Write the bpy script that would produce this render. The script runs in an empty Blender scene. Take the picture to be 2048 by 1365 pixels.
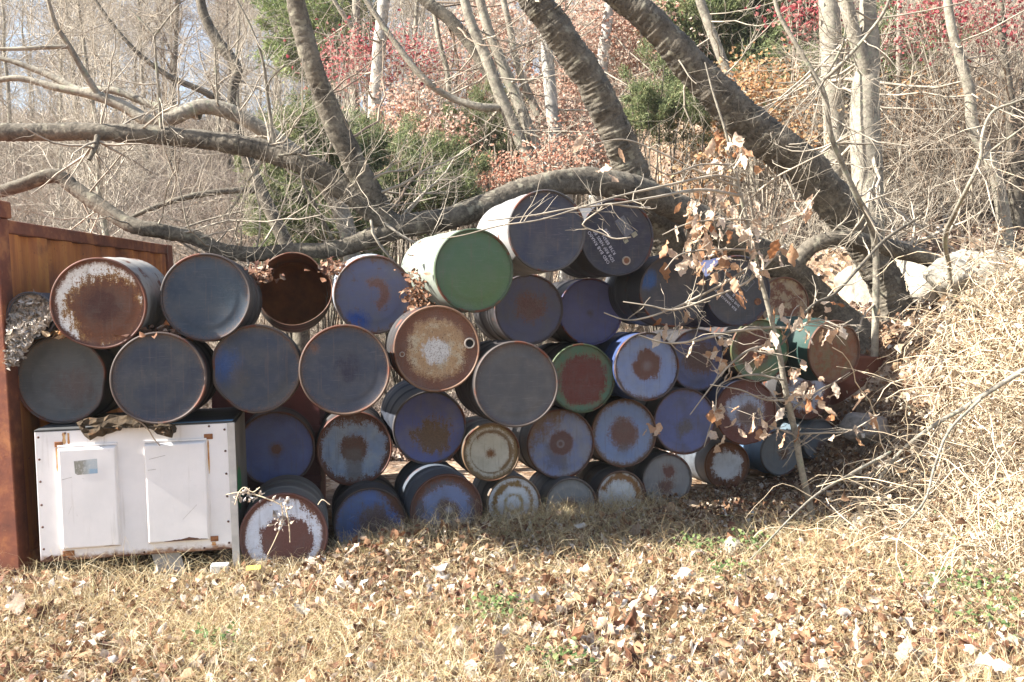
import bpy, math, random
import numpy as np
from mathutils import Vector, Matrix

SC = bpy.context.scene
COL = SC.collection
RNG = np.random.default_rng(7)
random.seed(7)
R = math.radians

# ------------------------------------------------------------------ camera
F = 2000.0                       # focal length in photo pixels (photo 2048 wide)
PITCH = R(2.362)
CZ = 1.8
cd = bpy.data.cameras.new('camera')
cd.sensor_width = 36.0
cd.lens = 36.0 * F / 2048.0
cd.clip_start = 0.05
cd.clip_end = 2000.0
cam = bpy.data.objects.new('camera', cd)
COL.objects.link(cam)
cam.location = (0, 0, CZ)
cam.rotation_euler = (R(90) - PITCH, 0, 0)
SC.camera = cam

# ------------------------------------------------------------------ world, sun, exposure
SUN_DIR = Vector((-0.75, -0.155, 0.62)).normalized()      # towards the sun
SUN_EL = math.asin(SUN_DIR.z)
SUN_ROT = math.atan2(SUN_DIR.x, SUN_DIR.y)
w = bpy.data.worlds.new('World')
SC.world = w
w.use_nodes = True
nt = w.node_tree
sky = nt.nodes.new('ShaderNodeTexSky')
sky.sky_type = 'NISHITA'
sky.sun_disc = False
sky.sun_elevation = SUN_EL
sky.sun_rotation = SUN_ROT
sky.air_density = 1.0
sky.dust_density = 1.5
bg = nt.nodes['Background']
nt.links.new(sky.outputs[0], bg.inputs[0])
bg.inputs[1].default_value = 0.075
sd = bpy.data.lights.new('sun', 'SUN')
sd.energy = 5.0
sd.angle = R(0.53)
sd.color = (1.0, 0.965, 0.90)
sun = bpy.data.objects.new('sun', sd)
COL.objects.link(sun)
sun.location = (-20, 0, 20)
sun.rotation_euler = (-SUN_DIR).to_track_quat('-Z', 'Y').to_euler()
SC.view_settings.view_transform = 'Standard'
SC.view_settings.look = 'None'
SC.view_settings.exposure = 2.1
SC.view_settings.gamma = 1.0
SC.view_settings.use_curve_mapping = False
SC.cycles.max_bounces = 6
SC.cycles.transparent_max_bounces = 6


# ------------------------------------------------------------------ geometry helpers
def ray(px, py):
    xc = (px - 1024) / F
    yc = (682.5 - py) / F
    return np.array([xc, math.cos(PITCH) + yc * math.sin(PITCH), -math.sin(PITCH) + yc * math.cos(PITCH)])


def P(px, py, Y):
    """world point seen at photo pixel (px,py) at depth Y"""
    d = ray(px, py)
    return np.array([0, 0, CZ]) + d * (Y / d[1])


def nrm(v):
    return v / (np.linalg.norm(v, axis=-1, keepdims=True) + 1e-9)


class MB:
    def __init__(s):
        s.V = []; s.Q = []; s.T = []; s.n = 0; s.qm = []; s.tm = []

    def add(s, V, Q=None, T=None, m=0):
        V = np.asarray(V, float).reshape(-1, 3)
        if Q is not None and len(Q):
            Q = np.asarray(Q, np.int64).reshape(-1, 4) + s.n
            s.Q.append(Q); s.qm.append(np.full(len(Q), m))
        if T is not None and len(T):
            T = np.asarray(T, np.int64).reshape(-1, 3) + s.n
            s.T.append(T); s.tm.append(np.full(len(T), m))
        s.V.append(V); s.n += len(V)
        return s

    def box(s, x0, x1, y0, y1, z0, z1, m=0):
        V = [(x0, y0, z0), (x1, y0, z0), (x1, y1, z0), (x0, y1, z0), (x0, y0, z1), (x1, y0, z1), (x1, y1, z1), (x0, y1, z1)]
        Q = [(0, 3, 2, 1), (4, 5, 6, 7), (0, 1, 5, 4), (1, 2, 6, 5), (2, 3, 7, 6), (3, 0, 4, 7)]
        return s.add(V, Q, m=m)

    def mesh(s, name, mats, smooth=True):
        me = bpy.data.meshes.new(name)
        V = np.concatenate(s.V) if s.V else np.zeros((0, 3))
        Q = np.concatenate(s.Q) if s.Q else np.zeros((0, 4), np.int64)
        T = np.concatenate(s.T) if s.T else np.zeros((0, 3), np.int64)
        me.vertices.add(len(V))
        me.vertices.foreach_set('co', V.astype(np.float32).ravel())
        nq, ntt = len(Q), len(T)
        me.loops.add(nq * 4 + ntt * 3)
        me.loops.foreach_set('vertex_index', np.concatenate([Q.ravel(), T.ravel()]).astype(np.int32))
        me.polygons.add(nq + ntt)
        ls = np.concatenate([np.arange(nq) * 4, nq * 4 + np.arange(ntt) * 3]).astype(np.int32)
        me.polygons.foreach_set('loop_start', ls)
        if not isinstance(mats, (list, tuple)):
            mats = [mats]
        for mm in mats:
            me.materials.append(mm)
        if len(mats) > 1:
            mi = np.concatenate(([np.concatenate(s.qm)] if s.qm else []) + ([np.concatenate(s.tm)] if s.tm else []))
            me.polygons.foreach_set('material_index', mi.astype(np.int32))
        me.polygons.foreach_set('use_smooth', np.full(nq + ntt, smooth))
        me.update(calc_edges=True)
        return me

    def obj(s, name, mats, parent=None, smooth=True):
        return link(name, s.mesh(name, mats, smooth), parent)


def link(name, me, parent=None):
    o = bpy.data.objects.new(name, me)
    COL.objects.link(o)
    if parent is not None:
        o.parent = parent
    return o


def tag(o, label=None, cat=None, group=None, kind=None):
    if label: o['label'] = label
    if cat: o['category'] = cat
    if group: o['group'] = group
    if kind: o['kind'] = kind
    return o


def thing(name, label, cat, loc=(0, 0, 0), rot=(0, 0, 0), group=None):
    o = bpy.data.objects.new(name, None)
    o.empty_display_size = 0.1
    COL.objects.link(o)
    o.location = Vector([float(c) for c in loc])
    o.rotation_euler = rot
    return tag(o, label, cat, group)


def copy_tree(o, parent=None):
    c = o.copy()
    COL.objects.link(c)
    if parent is not None:
        c.parent = parent
    for ch in list(o.children):
        copy_tree(ch, c)
    return c


def bevel(o, w=0.006, seg=2):
    m = o.modifiers.new('bevel', 'BEVEL')
    m.width = w; m.segments = seg; m.limit_method = 'ANGLE'
    return o


def lathe(prof, seg=48, rad=None):
    """profile [(r,y)] revolved round +Y; rad(theta, y) multiplies r"""
    prof = np.array(prof, float)
    th = np.linspace(0, 2 * math.pi, seg, endpoint=False)
    K = len(prof)
    r = prof[:, 0][:, None] * np.ones(seg)[None]
    if rad is not None:
        r = r * rad(th[None, :], prof[:, 1][:, None])
    V = np.stack([r * np.cos(th), np.repeat(prof[:, 1][:, None], seg, 1), r * np.sin(th)], -1).reshape(-1, 3)
    i = np.arange(K - 1)[:, None] * seg
    j = np.arange(seg)[None]
    j2 = (j + 1) % seg
    Q = np.stack([i + j, i + seg + j, i + seg + j2, i + j2], -1).reshape(-1, 4)
    return V, Q


def tubes(Pn, Rn, S=3, ref=None):
    Pn = np.asarray(Pn, float); Rn = np.asarray(Rn, float)
    N, K, _ = Pn.shape
    t = np.empty_like(Pn)
    t[:, 1:-1] = Pn[:, 2:] - Pn[:, :-2]
    t[:, 0] = Pn[:, 1] - Pn[:, 0]
    t[:, -1] = Pn[:, -1] - Pn[:, -2]
    t = nrm(t)
    if ref is None:
        mean = nrm(Pn[:, -1] - Pn[:, 0])
        rf = np.zeros((N, 3))
        a = np.abs(mean).argmin(axis=1)
        rf[np.arange(N), a] = 1
        rf = rf[:, None, :]
    else:
        rf = np.array(ref, float)[None, None, :]
    n = nrm(np.cross(t, np.broadcast_to(rf, t.shape)))
    b = np.cross(t, n)
    th = np.linspace(0, 2 * math.pi, S, endpoint=False)
    if Rn.ndim == 2:
        Rn = Rn[..., None] * np.ones(S)
    V = Pn[:, :, None] + Rn[..., None] * (np.cos(th)[None, None, :, None] * n[:, :, None] + np.sin(th)[None, None, :, None] * b[:, :, None])
    base = (np.arange(N) * K * S)[:, None, None]
    i = (np.arange(K - 1) * S)[None, :, None]
    j = np.arange(S)[None, None]
    j2 = (j + 1) % S
    Q = np.stack(np.broadcast_arrays(base + i + j, base + i + j2, base + i + S + j2, base + i + S + j), -1).reshape(-1, 4)
    return V.reshape(-1, 3), Q


def children(Pn, Rn, n, length, ang=(25, 60), K=5, wig=0.12, up=0.0, rr=0.55, tmin=0.2, taper=0.35, rng=RNG, lenfall=0.5, rmin=0.0012, tmax=1.0):
    """grow n children per parent polyline; length=(lo,hi) metres"""
    N, K0, _ = Pn.shape
    idx = np.repeat(np.arange(N), n)
    M = len(idx)
    tt = rng.uniform(tmin, tmax, M) * (K0 - 1)
    i0 = np.minimum(tt.astype(int), K0 - 2)
    f = (tt - i0)[:, None]
    p0 = Pn[idx, i0] * (1 - f) + Pn[idx, i0 + 1] * f
    tg = nrm(Pn[idx, i0 + 1] - Pn[idx, i0])
    r0 = (Rn[idx, i0] * (1 - f[:, 0]) + Rn[idx, i0 + 1] * f[:, 0]) * rr * rng.uniform(.7, 1.1, M)
    r0 = np.maximum(r0, rmin)
    rv = rng.normal(size=(M, 3))
    perp = nrm(rv - tg * (rv * tg).sum(1, keepdims=True))
    a = np.radians(rng.uniform(ang[0], ang[1], M))[:, None]
    d = nrm(tg * np.cos(a) + perp * np.sin(a) + np.array([0, 0, up]))
    L = rng.uniform(length[0], length[1], M) * (1 - lenfall * tt / (K0 - 1))
    pts = [p0]
    for k in range(K - 1):
        d = nrm(d + rng.normal(size=(M, 3)) * wig + np.array([0, 0, up * .25]))
        pts.append(pts[-1] + d * (L / (K - 1))[:, None])
    C = np.stack(pts, 1)
    rad = r0[:, None] * np.linspace(1, taper, K)[None]
    return C, rad


def catmull(pts, n):
    pts = np.array(pts, float)
    p = np.vstack([2 * pts[0] - pts[1], pts, 2 * pts[-1] - pts[-2]])
    seg = len(pts) - 1
    t = np.linspace(0, seg, n)
    i = np.minimum(t.astype(int), seg - 1)
    f = (t - i)[:, None]
    a, b, c, d = p[i], p[i + 1], p[i + 2], p[i + 3]
    return .5 * ((2 * b) + (-a + c) * f + (2 * a - 5 * b + 4 * c - d) * f ** 2 + (-a + 3 * b - 3 * c + d) * f ** 3)


def px_line(pts):
    """[(px,py,width_px,Y)] -> smooth world points and radii"""
    W = np.array([P(a, b, d) for a, b, c, d in pts])
    rr = np.array([c * d / F / 2 for a, b, c, d in pts])
    return W, rr


# ------------------------------------------------------------------ material helpers
class NT:
    def __init__(s, name):
        s.m = bpy.data.materials.new(name)
        s.m.use_nodes = True
        s.t = s.m.node_tree
        s.b = s.t.nodes['Principled BSDF']
        s.out = s.t.nodes['Material Output']

    def n(s, kind, **kw):
        nd = s.t.nodes.new('ShaderNode' + kind)
        for k, v in kw.items():
            setattr(nd, k, v)
        return nd

    def l(s, a, b):
        s.t.links.new(a, b)

    def inp(s, sock, v):
        if hasattr(v, 'links') or hasattr(v, 'is_linked'):
            s.l(v, sock)
        else:
            sock.default_value = v

    def math(s, op, a, b=0.0, c=None, clamp=False):
        nd = s.n('Math', operation=op, use_clamp=clamp)
        s.inp(nd.inputs[0], a); s.inp(nd.inputs[1], b)
        if c is not None: s.inp(nd.inputs[2], c)
        return nd.outputs[0]

    def noise(s, vec, scale, detail=4, rough=.55, dist=0.0):
        nd = s.n('TexNoise')
        if vec is not None: s.l(vec, nd.inputs['Vector'])
        nd.inputs['Scale'].default_value = scale
        nd.inputs['Detail'].default_value = detail
        nd.inputs['Roughness'].default_value = rough
        nd.inputs['Distortion'].default_value = dist
        return nd.outputs['Fac']

    def smooth(s, v, lo, hi):
        nd = s.n('MapRange', interpolation_type='SMOOTHSTEP')
        s.inp(nd.inputs[0], v)
        nd.inputs[1].default_value = lo; nd.inputs[2].default_value = hi
        return nd.outputs[0]

    def mix(s, fac, a, b, blend='MIX'):
        nd = s.n('Mix', data_type='RGBA', blend_type=blend)
        s.inp(nd.inputs[0], fac)
        s.inp(nd.inputs[6], a if not isinstance(a, tuple) else (*a, 1)[:4])
        s.inp(nd.inputs[7], b if not isinstance(b, tuple) else (*b, 1)[:4])
        return nd.outputs[2]

    def ramp(s, fac, stops, const=False):
        nd = s.n('ValToRGB')
        cr = nd.color_ramp
        if const: cr.interpolation = 'CONSTANT'
        while len(cr.elements) < len(stops): cr.elements.new(.5)
        for e, (p, c) in zip(cr.elements, stops):
            e.position = p; e.color = (*c, 1)
        s.l(fac, nd.inputs[0])
        return nd.outputs[0]

    def bump(s, h, strength=.3, dist=.01):
        nd = s.n('Bump')
        nd.inputs['Strength'].default_value = strength
        nd.inputs['Distance'].default_value = dist
        s.l(h, nd.inputs['Height'])
        s.l(nd.outputs[0], s.b.inputs['Normal'])

    def coord(s, kind='Object'):
        return s.n('TexCoord').outputs[kind]

    def island(s):
        return s.n('NewGeometry').outputs['Random Per Island']


def flat_mat(name, col, rough=.8, var=.25, scale=9, bump=.2, metal=0):
    t = NT(name)
    c = t.coord()
    f = t.noise(c, scale, 5)
    lo = tuple(x * (1 - var) for x in col); hi = tuple(min(1, x * (1 + var)) for x in col)
    t.l(t.ramp(f, [(.3, lo), (.7, hi)]), t.b.inputs['Base Color'])
    t.b.inputs['Roughness'].default_value = rough
    t.b.inputs['Metallic'].default_value = metal
    if bump: t.bump(t.noise(c, scale * 6, 4), bump, .004)
    return t.m


def leaf_mat(name, stops, trans=.35, rough=.75, vein=True):
    """thin dead or living leaves: colour varies per leaf, some light passes through"""
    t = NT(name)
    isl = t.island()
    col = t.ramp(isl, stops)
    if vein:
        f = t.noise(t.coord(), 60, 3)
        col = t.mix(t.smooth(f, .35, .75), col, t.mix(.5, col, (.08, .05, .03)))
    t.l(col, t.b.inputs['Base Color'])
    t.b.inputs['Roughness'].default_value = rough
    t.b.inputs['Specular IOR Level'].default_value = .25
    tr = t.n('BsdfTranslucent')
    t.l(col, tr.inputs[0])
    mx = t.n('MixShader')
    mx.inputs[0].default_value = trans
    t.l(t.b.outputs[0], mx.inputs[1]); t.l(tr.outputs[0], mx.inputs[2])
    t.l(mx.outputs[0], t.out.inputs[0])
    return t.m


def bark_mat(name, dark, light, ring=40, blotch=None, rough=.9):
    """bark: fine fissures, pale lichen blotches"""
    t = NT(name)
    c = t.coord()
    f1 = t.noise(c, 6, 6, .6)
    f2 = t.noise(c, ring, 5, .65, .6)
    col = t.ramp(t.math('ADD', t.math('MULTIPLY', f1, .5), t.math('MULTIPLY', f2, .5)), [(.36, dark), (.62, light)])
    if blotch:
        col = t.mix(t.smooth(t.noise(c, 11, 4), .56, .68), col, blotch)
    t.l(col, t.b.inputs['Base Color'])
    t.b.inputs['Roughness'].default_value = rough
    t.b.inputs['Specular IOR Level'].default_value = .2
    t.bump(f2, .7, .012)
    return t.m


RUST = (.115, .036, .018)
RUST_B = (.20, .075, .020)
RUST_Y = (.30, .16, .045)


def head_mat(name, Rad, base, base2, layers, rough=.6, seed=0.0, grime=.25):
    """painted drum end: base paint plus layers of rust and wear laid out on the disc (x right, z up, 1 = rim)"""
    t = NT(name)
    c = t.coord()
    mp = t.n('Mapping')
    t.l(c, mp.inputs[0])
    mp.inputs['Scale'].default_value = (1 / Rad, 1 / Rad, 1 / Rad)
    sx = t.n('SeparateXYZ'); t.l(mp.outputs[0], sx.inputs[0])
    x, z = sx.outputs[0], sx.outputs[2]
    off = t.n('VectorMath', operation='ADD')
    t.l(mp.outputs[0], off.inputs[0]); off.inputs[1].default_value = (seed * 3.7, seed * 1.3, seed * 2.1)
    v = off.outputs[0]
    r = t.math('SQRT', t.math('ADD', t.math('MULTIPLY', x, x), t.math('MULTIPLY', z, z)))
    nb = t.noise(v, 1.6, 5, .6)            # broad
    nf = t.noise(v, 7, 9, .72)             # ragged flake edges
    nff = t.noise(v, 34, 6, .72)            # speckle
    ragged = t.math('ADD', t.math('MULTIPLY', t.math('SUBTRACT', nf, .5), 1.0), t.math('MULTIPLY', t.math('SUBTRACT', nff, .5), 1.0))
    broad = t.math('SUBTRACT', nb, .5)
    mps = t.n('Mapping'); t.l(v, mps.inputs[0]); mps.inputs['Scale'].default_value = (13, 1, 1.7)
    ragged = t.math('ADD', ragged, t.math('MULTIPLY', t.math('SUBTRACT', t.noise(mps.outputs[0], 1.0, 6, .65), .5), .75))
    col = t.mix(t.smooth(nb, .38, .64), base, base2)
    roughv = None
    for L in layers:
        k = L[0]
        if k == 'disc':
            _, cx, cz, rad, soft, amp, color = L[:7]
            dx = t.math('SUBTRACT', x, cx); dz = t.math('SUBTRACT', z, cz)
            d = t.math('SQRT', t.math('ADD', t.math('MULTIPLY', dx, dx), t.math('MULTIPLY', dz, dz)))
            f = t.math('SUBTRACT', rad, d)
        elif k == 'ring':
            _, r0, hw, soft, amp, color = L[:6]
            f = t.math('SUBTRACT', hw, t.math('ABSOLUTE', t.math('SUBTRACT', r, r0)))
        elif k == 'edge':
            _, r0, soft, amp, color = L[:5]
            f = t.math('SUBTRACT', r, r0)
        elif k == 'blot':
            _, th, soft, color = L[:4]; amp = 0
            f = t.math('SUBTRACT', t.noise(v, 3.1, 9, .66), th)
        elif k == 'speck':
            _, th, soft, color = L[:4]; amp = 0
            f = t.math('SUBTRACT', nff, th)
        elif k == 'half':      # nx,nz,off : half plane
            _, nx, nz, o0, soft, amp, color = L[:7]
            f = t.math('SUBTRACT', t.math('ADD', t.math('MULTIPLY', x, nx), t.math('MULTIPLY', z, nz)), o0)
        elif k == 'drip':
            _, cx, w0, ztop, zbot, soft, amp, color = L[:8]
            a = t.math('SUBTRACT', w0, t.math('ABSOLUTE', t.math('SUBTRACT', x, cx)))
            b = t.math('MINIMUM', t.math('SUBTRACT', ztop, z), t.math('SUBTRACT', z, zbot))
            f = t.math('MINIMUM', a, b)
        elif k == 'arc':       # ring limited to a half plane
            _, r0, hw, nx, nz, o0, soft, amp, color = L[:9]
            f = t.math('MINIMUM', t.math('SUBTRACT', hw, t.math('ABSOLUTE', t.math('SUBTRACT', r, r0))),
                       t.math('SUBTRACT', t.math('ADD', t.math('MULTIPLY', x, nx), t.math('MULTIPLY', z, nz)), o0))
        if amp:
            f = t.math('ADD', f, t.math('MULTIPLY', ragged, amp * .85))
            f = t.math('ADD', f, t.math('MULTIPLY', broad, amp * .9))
        soft *= 1.05
        msk = t.smooth(f, -soft, soft)
        op = L[-1] if isinstance(L[-1], float) else 1.0
        if k in ('disc', 'edge', 'arc', 'half') and color[0] > 1.7 * color[2] and op == 1.0:
            halo = t.math('MULTIPLY', t.smooth(t.math('ADD', f, t.math('ADD', .03, t.math('MULTIPLY', t.math('SUBTRACT', nff, .45), .5))), -.05, .14), .55)
            col = t.mix(halo, col, tuple(min(1, .5 * q + .5 * w_) for q, w_ in zip(color, (.30, .15, .06))))
        if op != 1.0: msk = t.math('MULTIPLY', msk, op)
        cc = t.mix(t.smooth(nff, .35, .68), color, tuple(q * .68 for q in color))
        col = t.mix(msk, col, cc)
    # dust and grime film
    if grime:
        g = t.math('MULTIPLY', t.smooth(t.noise(v, 2.6, 6, .6), .42, .75), grime)
        col = t.mix(g, col, (.13, .12, .11))
        e = t.math('MULTIPLY', t.smooth(t.math('ADD', r, t.math('MULTIPLY', ragged, .12)), .9, 1.0), .65)
        col = t.mix(e, col, (.07, .045, .035))
        # rust flecks, denser towards the rim, and thin runs below the top edge
        fl = t.smooth(t.math('ADD', nff, t.math('MULTIPLY', t.math('SUBTRACT', r, .75), .22)), .67, .73)
        col = t.mix(t.math('MULTIPLY', fl, .8), col, (.13, .06, .04))
        mp3 = t.n('Mapping'); t.l(v, mp3.inputs[0]); mp3.inputs['Scale'].default_value = (16, 1, .9)
        dr = t.math('MULTIPLY', t.smooth(t.noise(mp3.outputs[0], 1.0, 4), .56, .72), .32)
        col = t.mix(dr, col, (.12, .09, .075))
        # pale scuffs
        sf = t.math('MULTIPLY', t.smooth(t.noise(v, 4.3, 9, .75, 1.5), .60, .72), .2)
        col = t.mix(sf, col, (.30, .30, .31))
        # fine scratches
        mp2 = t.n('Mapping'); t.l(v, mp2.inputs[0])
        mp2.inputs['Rotation'].default_value = (0, .5 + seed, 0); mp2.inputs['Scale'].default_value = (1.2, 1, 38)
        sc = t.math('MULTIPLY', t.smooth(t.noise(mp2.outputs[0], 2.2, 4), .60, .72), .30)
        col = t.mix(sc, col, (.2, .19, .19))
    t.l(col, t.b.inputs['Base Color'])
    t.l(t.ramp(nf, [(.3, (rough - .08,) * 3), (.7, (rough + .18,) * 3)]), t.b.inputs['Roughness'])
    t.b.inputs['Specular IOR Level'].default_value = .35
    t.bump(t.math('ADD', t.math('MULTIPLY', nf, .5), nff), .25, .004)
    return t.m


def shell_mat(name, paint, rust=.5, seed=0.0, rcol=RUST):
    t = NT(name)
    c = t.coord()
    off = t.n('VectorMath', operation='ADD'); t.l(c, off.inputs[0]); off.inputs[1].default_value = (seed * 2.3, seed * 1.7, seed)
    v = off.outputs[0]
    f = t.noise(v, 5, 9, .68)
    col = t.mix(t.smooth(t.noise(v, 2.2, 4), .35, .7), paint, tuple(q * .6 + .02 for q in paint))
    col = t.mix(t.smooth(f, .68 - rust * .3, .76 - rust * .3), col, rcol)
    col = t.mix(t.math('MULTIPLY', t.smooth(t.noise(v, 3.3, 6), .42, .7), .55), col, tuple(.6 * q for q in paint))
    t.l(col, t.b.inputs['Base Color'])
    t.b.inputs['Roughness'].default_value = .6
    t.b.inputs['Specular IOR Level'].default_value = .35
    t.bump(t.noise(v, 40, 4), .2, .003)
    return t.m


# ------------------------------------------------------------------ terrain
def sst(x, a, b):
    t = np.clip((x - a) / (b - a), 0, 1)
    return t * t * (3 - 2 * t)


def vnoise(x, y, s, seed=0):
    """smooth value noise for terrain and placement"""
    x = np.asarray(x) * s + seed * 13.7; y = np.asarray(y) * s + seed * 7.9
    xi = np.floor(x); yi = np.floor(y); xf = x - xi; yf = y - yi
    h = lambda a, b: np.modf(np.abs(np.sin(a * 127.1 + b * 311.7) * 43758.5453))[0]
    u = xf * xf * (3 - 2 * xf); v = yf * yf * (3 - 2 * yf)
    return (h(xi, yi) * (1 - u) + h(xi + 1, yi) * u) * (1 - v) + (h(xi, yi + 1) * (1 - u) + h(xi + 1, yi + 1) * u) * v


def H(x, y):
    x = np.asarray(x, float); y = np.asarray(y, float)
    d0 = 17.5 - 5.0 * sst(x, 1.0, 6.0) - 1.0 * sst(-x, 3, 12)
    t = np.maximum(y - d0, 0)
    side = sst(x, -8, 8)
    slope = .30 + .10 * side
    hill = slope * (np.sqrt(t * t + 4) - 2)
    crest = 25.0 + 8 * sst(x, -30, 25) + .02 * np.abs(x)
    hill = crest * np.tanh(hill / crest) 
    bank = 1.70 * sst(x, 2.5, 4.3) * sst(y, 8.2, 10.9)
    bank = bank * (1 - .75 * sst(x, 60, 90))
    back = .85 * sst(y, 12.75, 13.3) * sst(x, 2.0, 3.6) * (1 - sst(x, 60, 90))
    z = hill + bank + back
    z = z + .09 * (vnoise(x, y, .45, 1) - .5) + .035 * (vnoise(x, y, 1.7, 2) - .5) + .9 * (vnoise(x, y, .06, 3) - .5) * sst(np.hypot(x, y), 14, 40)
    fy = 6.45 + (x + 1.8) * .66
    z = z - .06 * np.exp(-((x + 2.45) / .7) ** 2 - ((y - 6.45) / .35) ** 2)
    z = z + .17 * (1 - .6 * sst(x, -.6, .3)) * np.exp(-((y - fy + .50) / .36) ** 2) * sst(x, -1.45, -.75) * (1 - sst(x, .9, 1.6))
    # slight dip under the middle of the drum row
    z = z - .07 * np.exp(-((x + .9) / .7) ** 2 - ((y - 7.6) / .8) ** 2) - .05 * np.exp(-((x - .5) / .6) ** 2 - ((y - 8.3) / .7) ** 2)
    return z


def sinh_axis(lo, hi, n, c, k):
    a = np.arcsinh((lo - c) / k); b = np.arcsinh((hi - c) / k)
    return c + k * np.sinh(np.linspace(a, b, n))


gx = sinh_axis(-260, 260, 240, 0, 3.0)
gy = sinh_axis(-160, 420, 260, 8, 3.0)
GX, GY = np.meshgrid(gx, gy)
GZ = H(GX, GY)
nx, ny = len(gx), len(gy)
ii = (np.arange(ny - 1)[:, None] * nx + np.arange(nx - 1)[None]).ravel()
gq = np.stack([ii, ii + 1, ii + 1 + nx, ii + nx], -1)
t = NT('ground')
c = t.coord()
f = t.noise(c, 1.1, 8, .62)
f2 = t.noise(c, 14, 6, .7)
vo = t.n('TexVoronoi'); vo.inputs['Scale'].default_value = 11; t.l(c, vo.inputs['Vector'])
vo2 = t.n('TexVoronoi'); vo2.inputs['Scale'].default_value = 4.5; t.l(c, vo2.inputs['Vector'])
lit = t.ramp(vo.outputs['Color'], [(.15, (.10, .06, .035)), (.4, (.26, .16, .09)), (.62, (.36, .25, .16)), (.85, (.50, .42, .33))])
lit2 = t.ramp(vo2.outputs['Color'], [(.2, (.12, .07, .04)), (.5, (.24, .15, .09)), (.8, (.42, .33, .24))])
col = t.mix(t.smooth(f2, .4, .6), lit, lit2)
col = t.mix(t.math('MULTIPLY', t.smooth(f, .40, .65), .75), col, (.085, .06, .048))
t.l(col, t.b.inputs['Base Color'])
t.b.inputs['Roughness'].default_value = .95
t.b.inputs['Specular IOR Level'].default_value = .1
t.bump(t.math('ADD', vo.outputs['Distance'], f2), .8, .05)
MAT_GROUND = t.m
g = MB().add(np.stack([GX, GY, GZ], -1), gq)
ground = tag(g.obj('ground', MAT_GROUND), kind='structure')

# ------------------------------------------------------------------ shared materials
BARK_DARK = bark_mat('cherry_bark', (.034, .029, .023), (.17, .145, .11), 34, (.21, .19, .14))
BARK_GREY = bark_mat('grey_bark', (.11, .095, .075), (.33, .295, .23), 26, (.24, .24, .17))
BARK_PALE = bark_mat('pale_bark', (.22, .20, .17), (.46, .43, .38), 16, (.22, .20, .16))
TWIG_LIGHT = flat_mat('light_twig', (.30, .255, .195), .85, .45, 5, 0)
TWIG_BROWN = flat_mat('brown_twig', (.20, .145, .10), .85, .35, 10, 0)
TWIG_DARK = flat_mat('dark_twig', (.10, .08, .065), .85, .3, 10, 0)
STRAW = leaf_mat('dry_grass', [(0, (.17, .105, .055)), (.25, (.40, .285, .15)), (.6, (.60, .475, .265)), (.95, (.74, .65, .46)), (1, (.36, .38, .16))], .3, vein=False)
LITTER = leaf_mat('leaf_litter', [(0, (.07, .03, .022)), (.25, (.16, .075, .04)), (.48, (.29, .16, .085)), (.68, (.40, .27, .16)), (.86, (.52, .41, .30)), (1, (.64, .57, .49))], .25)
PALE_LEAF = leaf_mat('pale_dead_leaf', [(0, (.40, .31, .24)), (.4, (.54, .46, .39)), (.7, (.62, .57, .52)), (1, (.70, .67, .64))], .2)
TAN_LEAF = leaf_mat('tan_dead_leaf', [(0, (.36, .16, .06)), (.35, (.46, .25, .11)), (.7, (.56, .36, .19)), (1, (.62, .45, .28))], .4)
GREEN_WEED = leaf_mat('green_weed', [(0, (.07, .12, .04)), (.5, (.14, .20, .07)), (1, (.26, .30, .12))], .4, vein=False)
JUNIPER = leaf_mat('juniper_needles', [(0, (.07, .09, .04)), (.4, (.14, .17, .075)), (.75, (.22, .25, .11)), (.93, (.30, .31, .16)), (1, (.30, .21, .11))], .4, vein=False)
MAPLE_RED = leaf_mat('red_leaves', [(0, (.22, .03, .04)), (.4, (.37, .08, .09)), (.75, (.47, .18, .16)), (1, (.50, .32, .24))], .45, vein=False)
LEAF_ORANGE = leaf_mat('orange_leaves', [(0, (.32, .15, .10)), (.3, (.48, .29, .21)), (.7, (.57, .40, .31)), (1, (.62, .50, .41))], .5, vein=False)
STONE = flat_mat('pale_stone', (.27, .24, .19), .9, .5, 4, .9)
ROCK = flat_mat('grey_rock', (.24, .22, .20), .9, .35, 5, .6)
WHITE_ROCK = flat_mat('white_rock', (.66, .63, .58), .9, .2, 6, .6)

# ------------------------------------------------------------------ steel drums
DARKSHELL = (.030, .026, .026)
WHITE = (.60, .60, .58)
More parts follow.
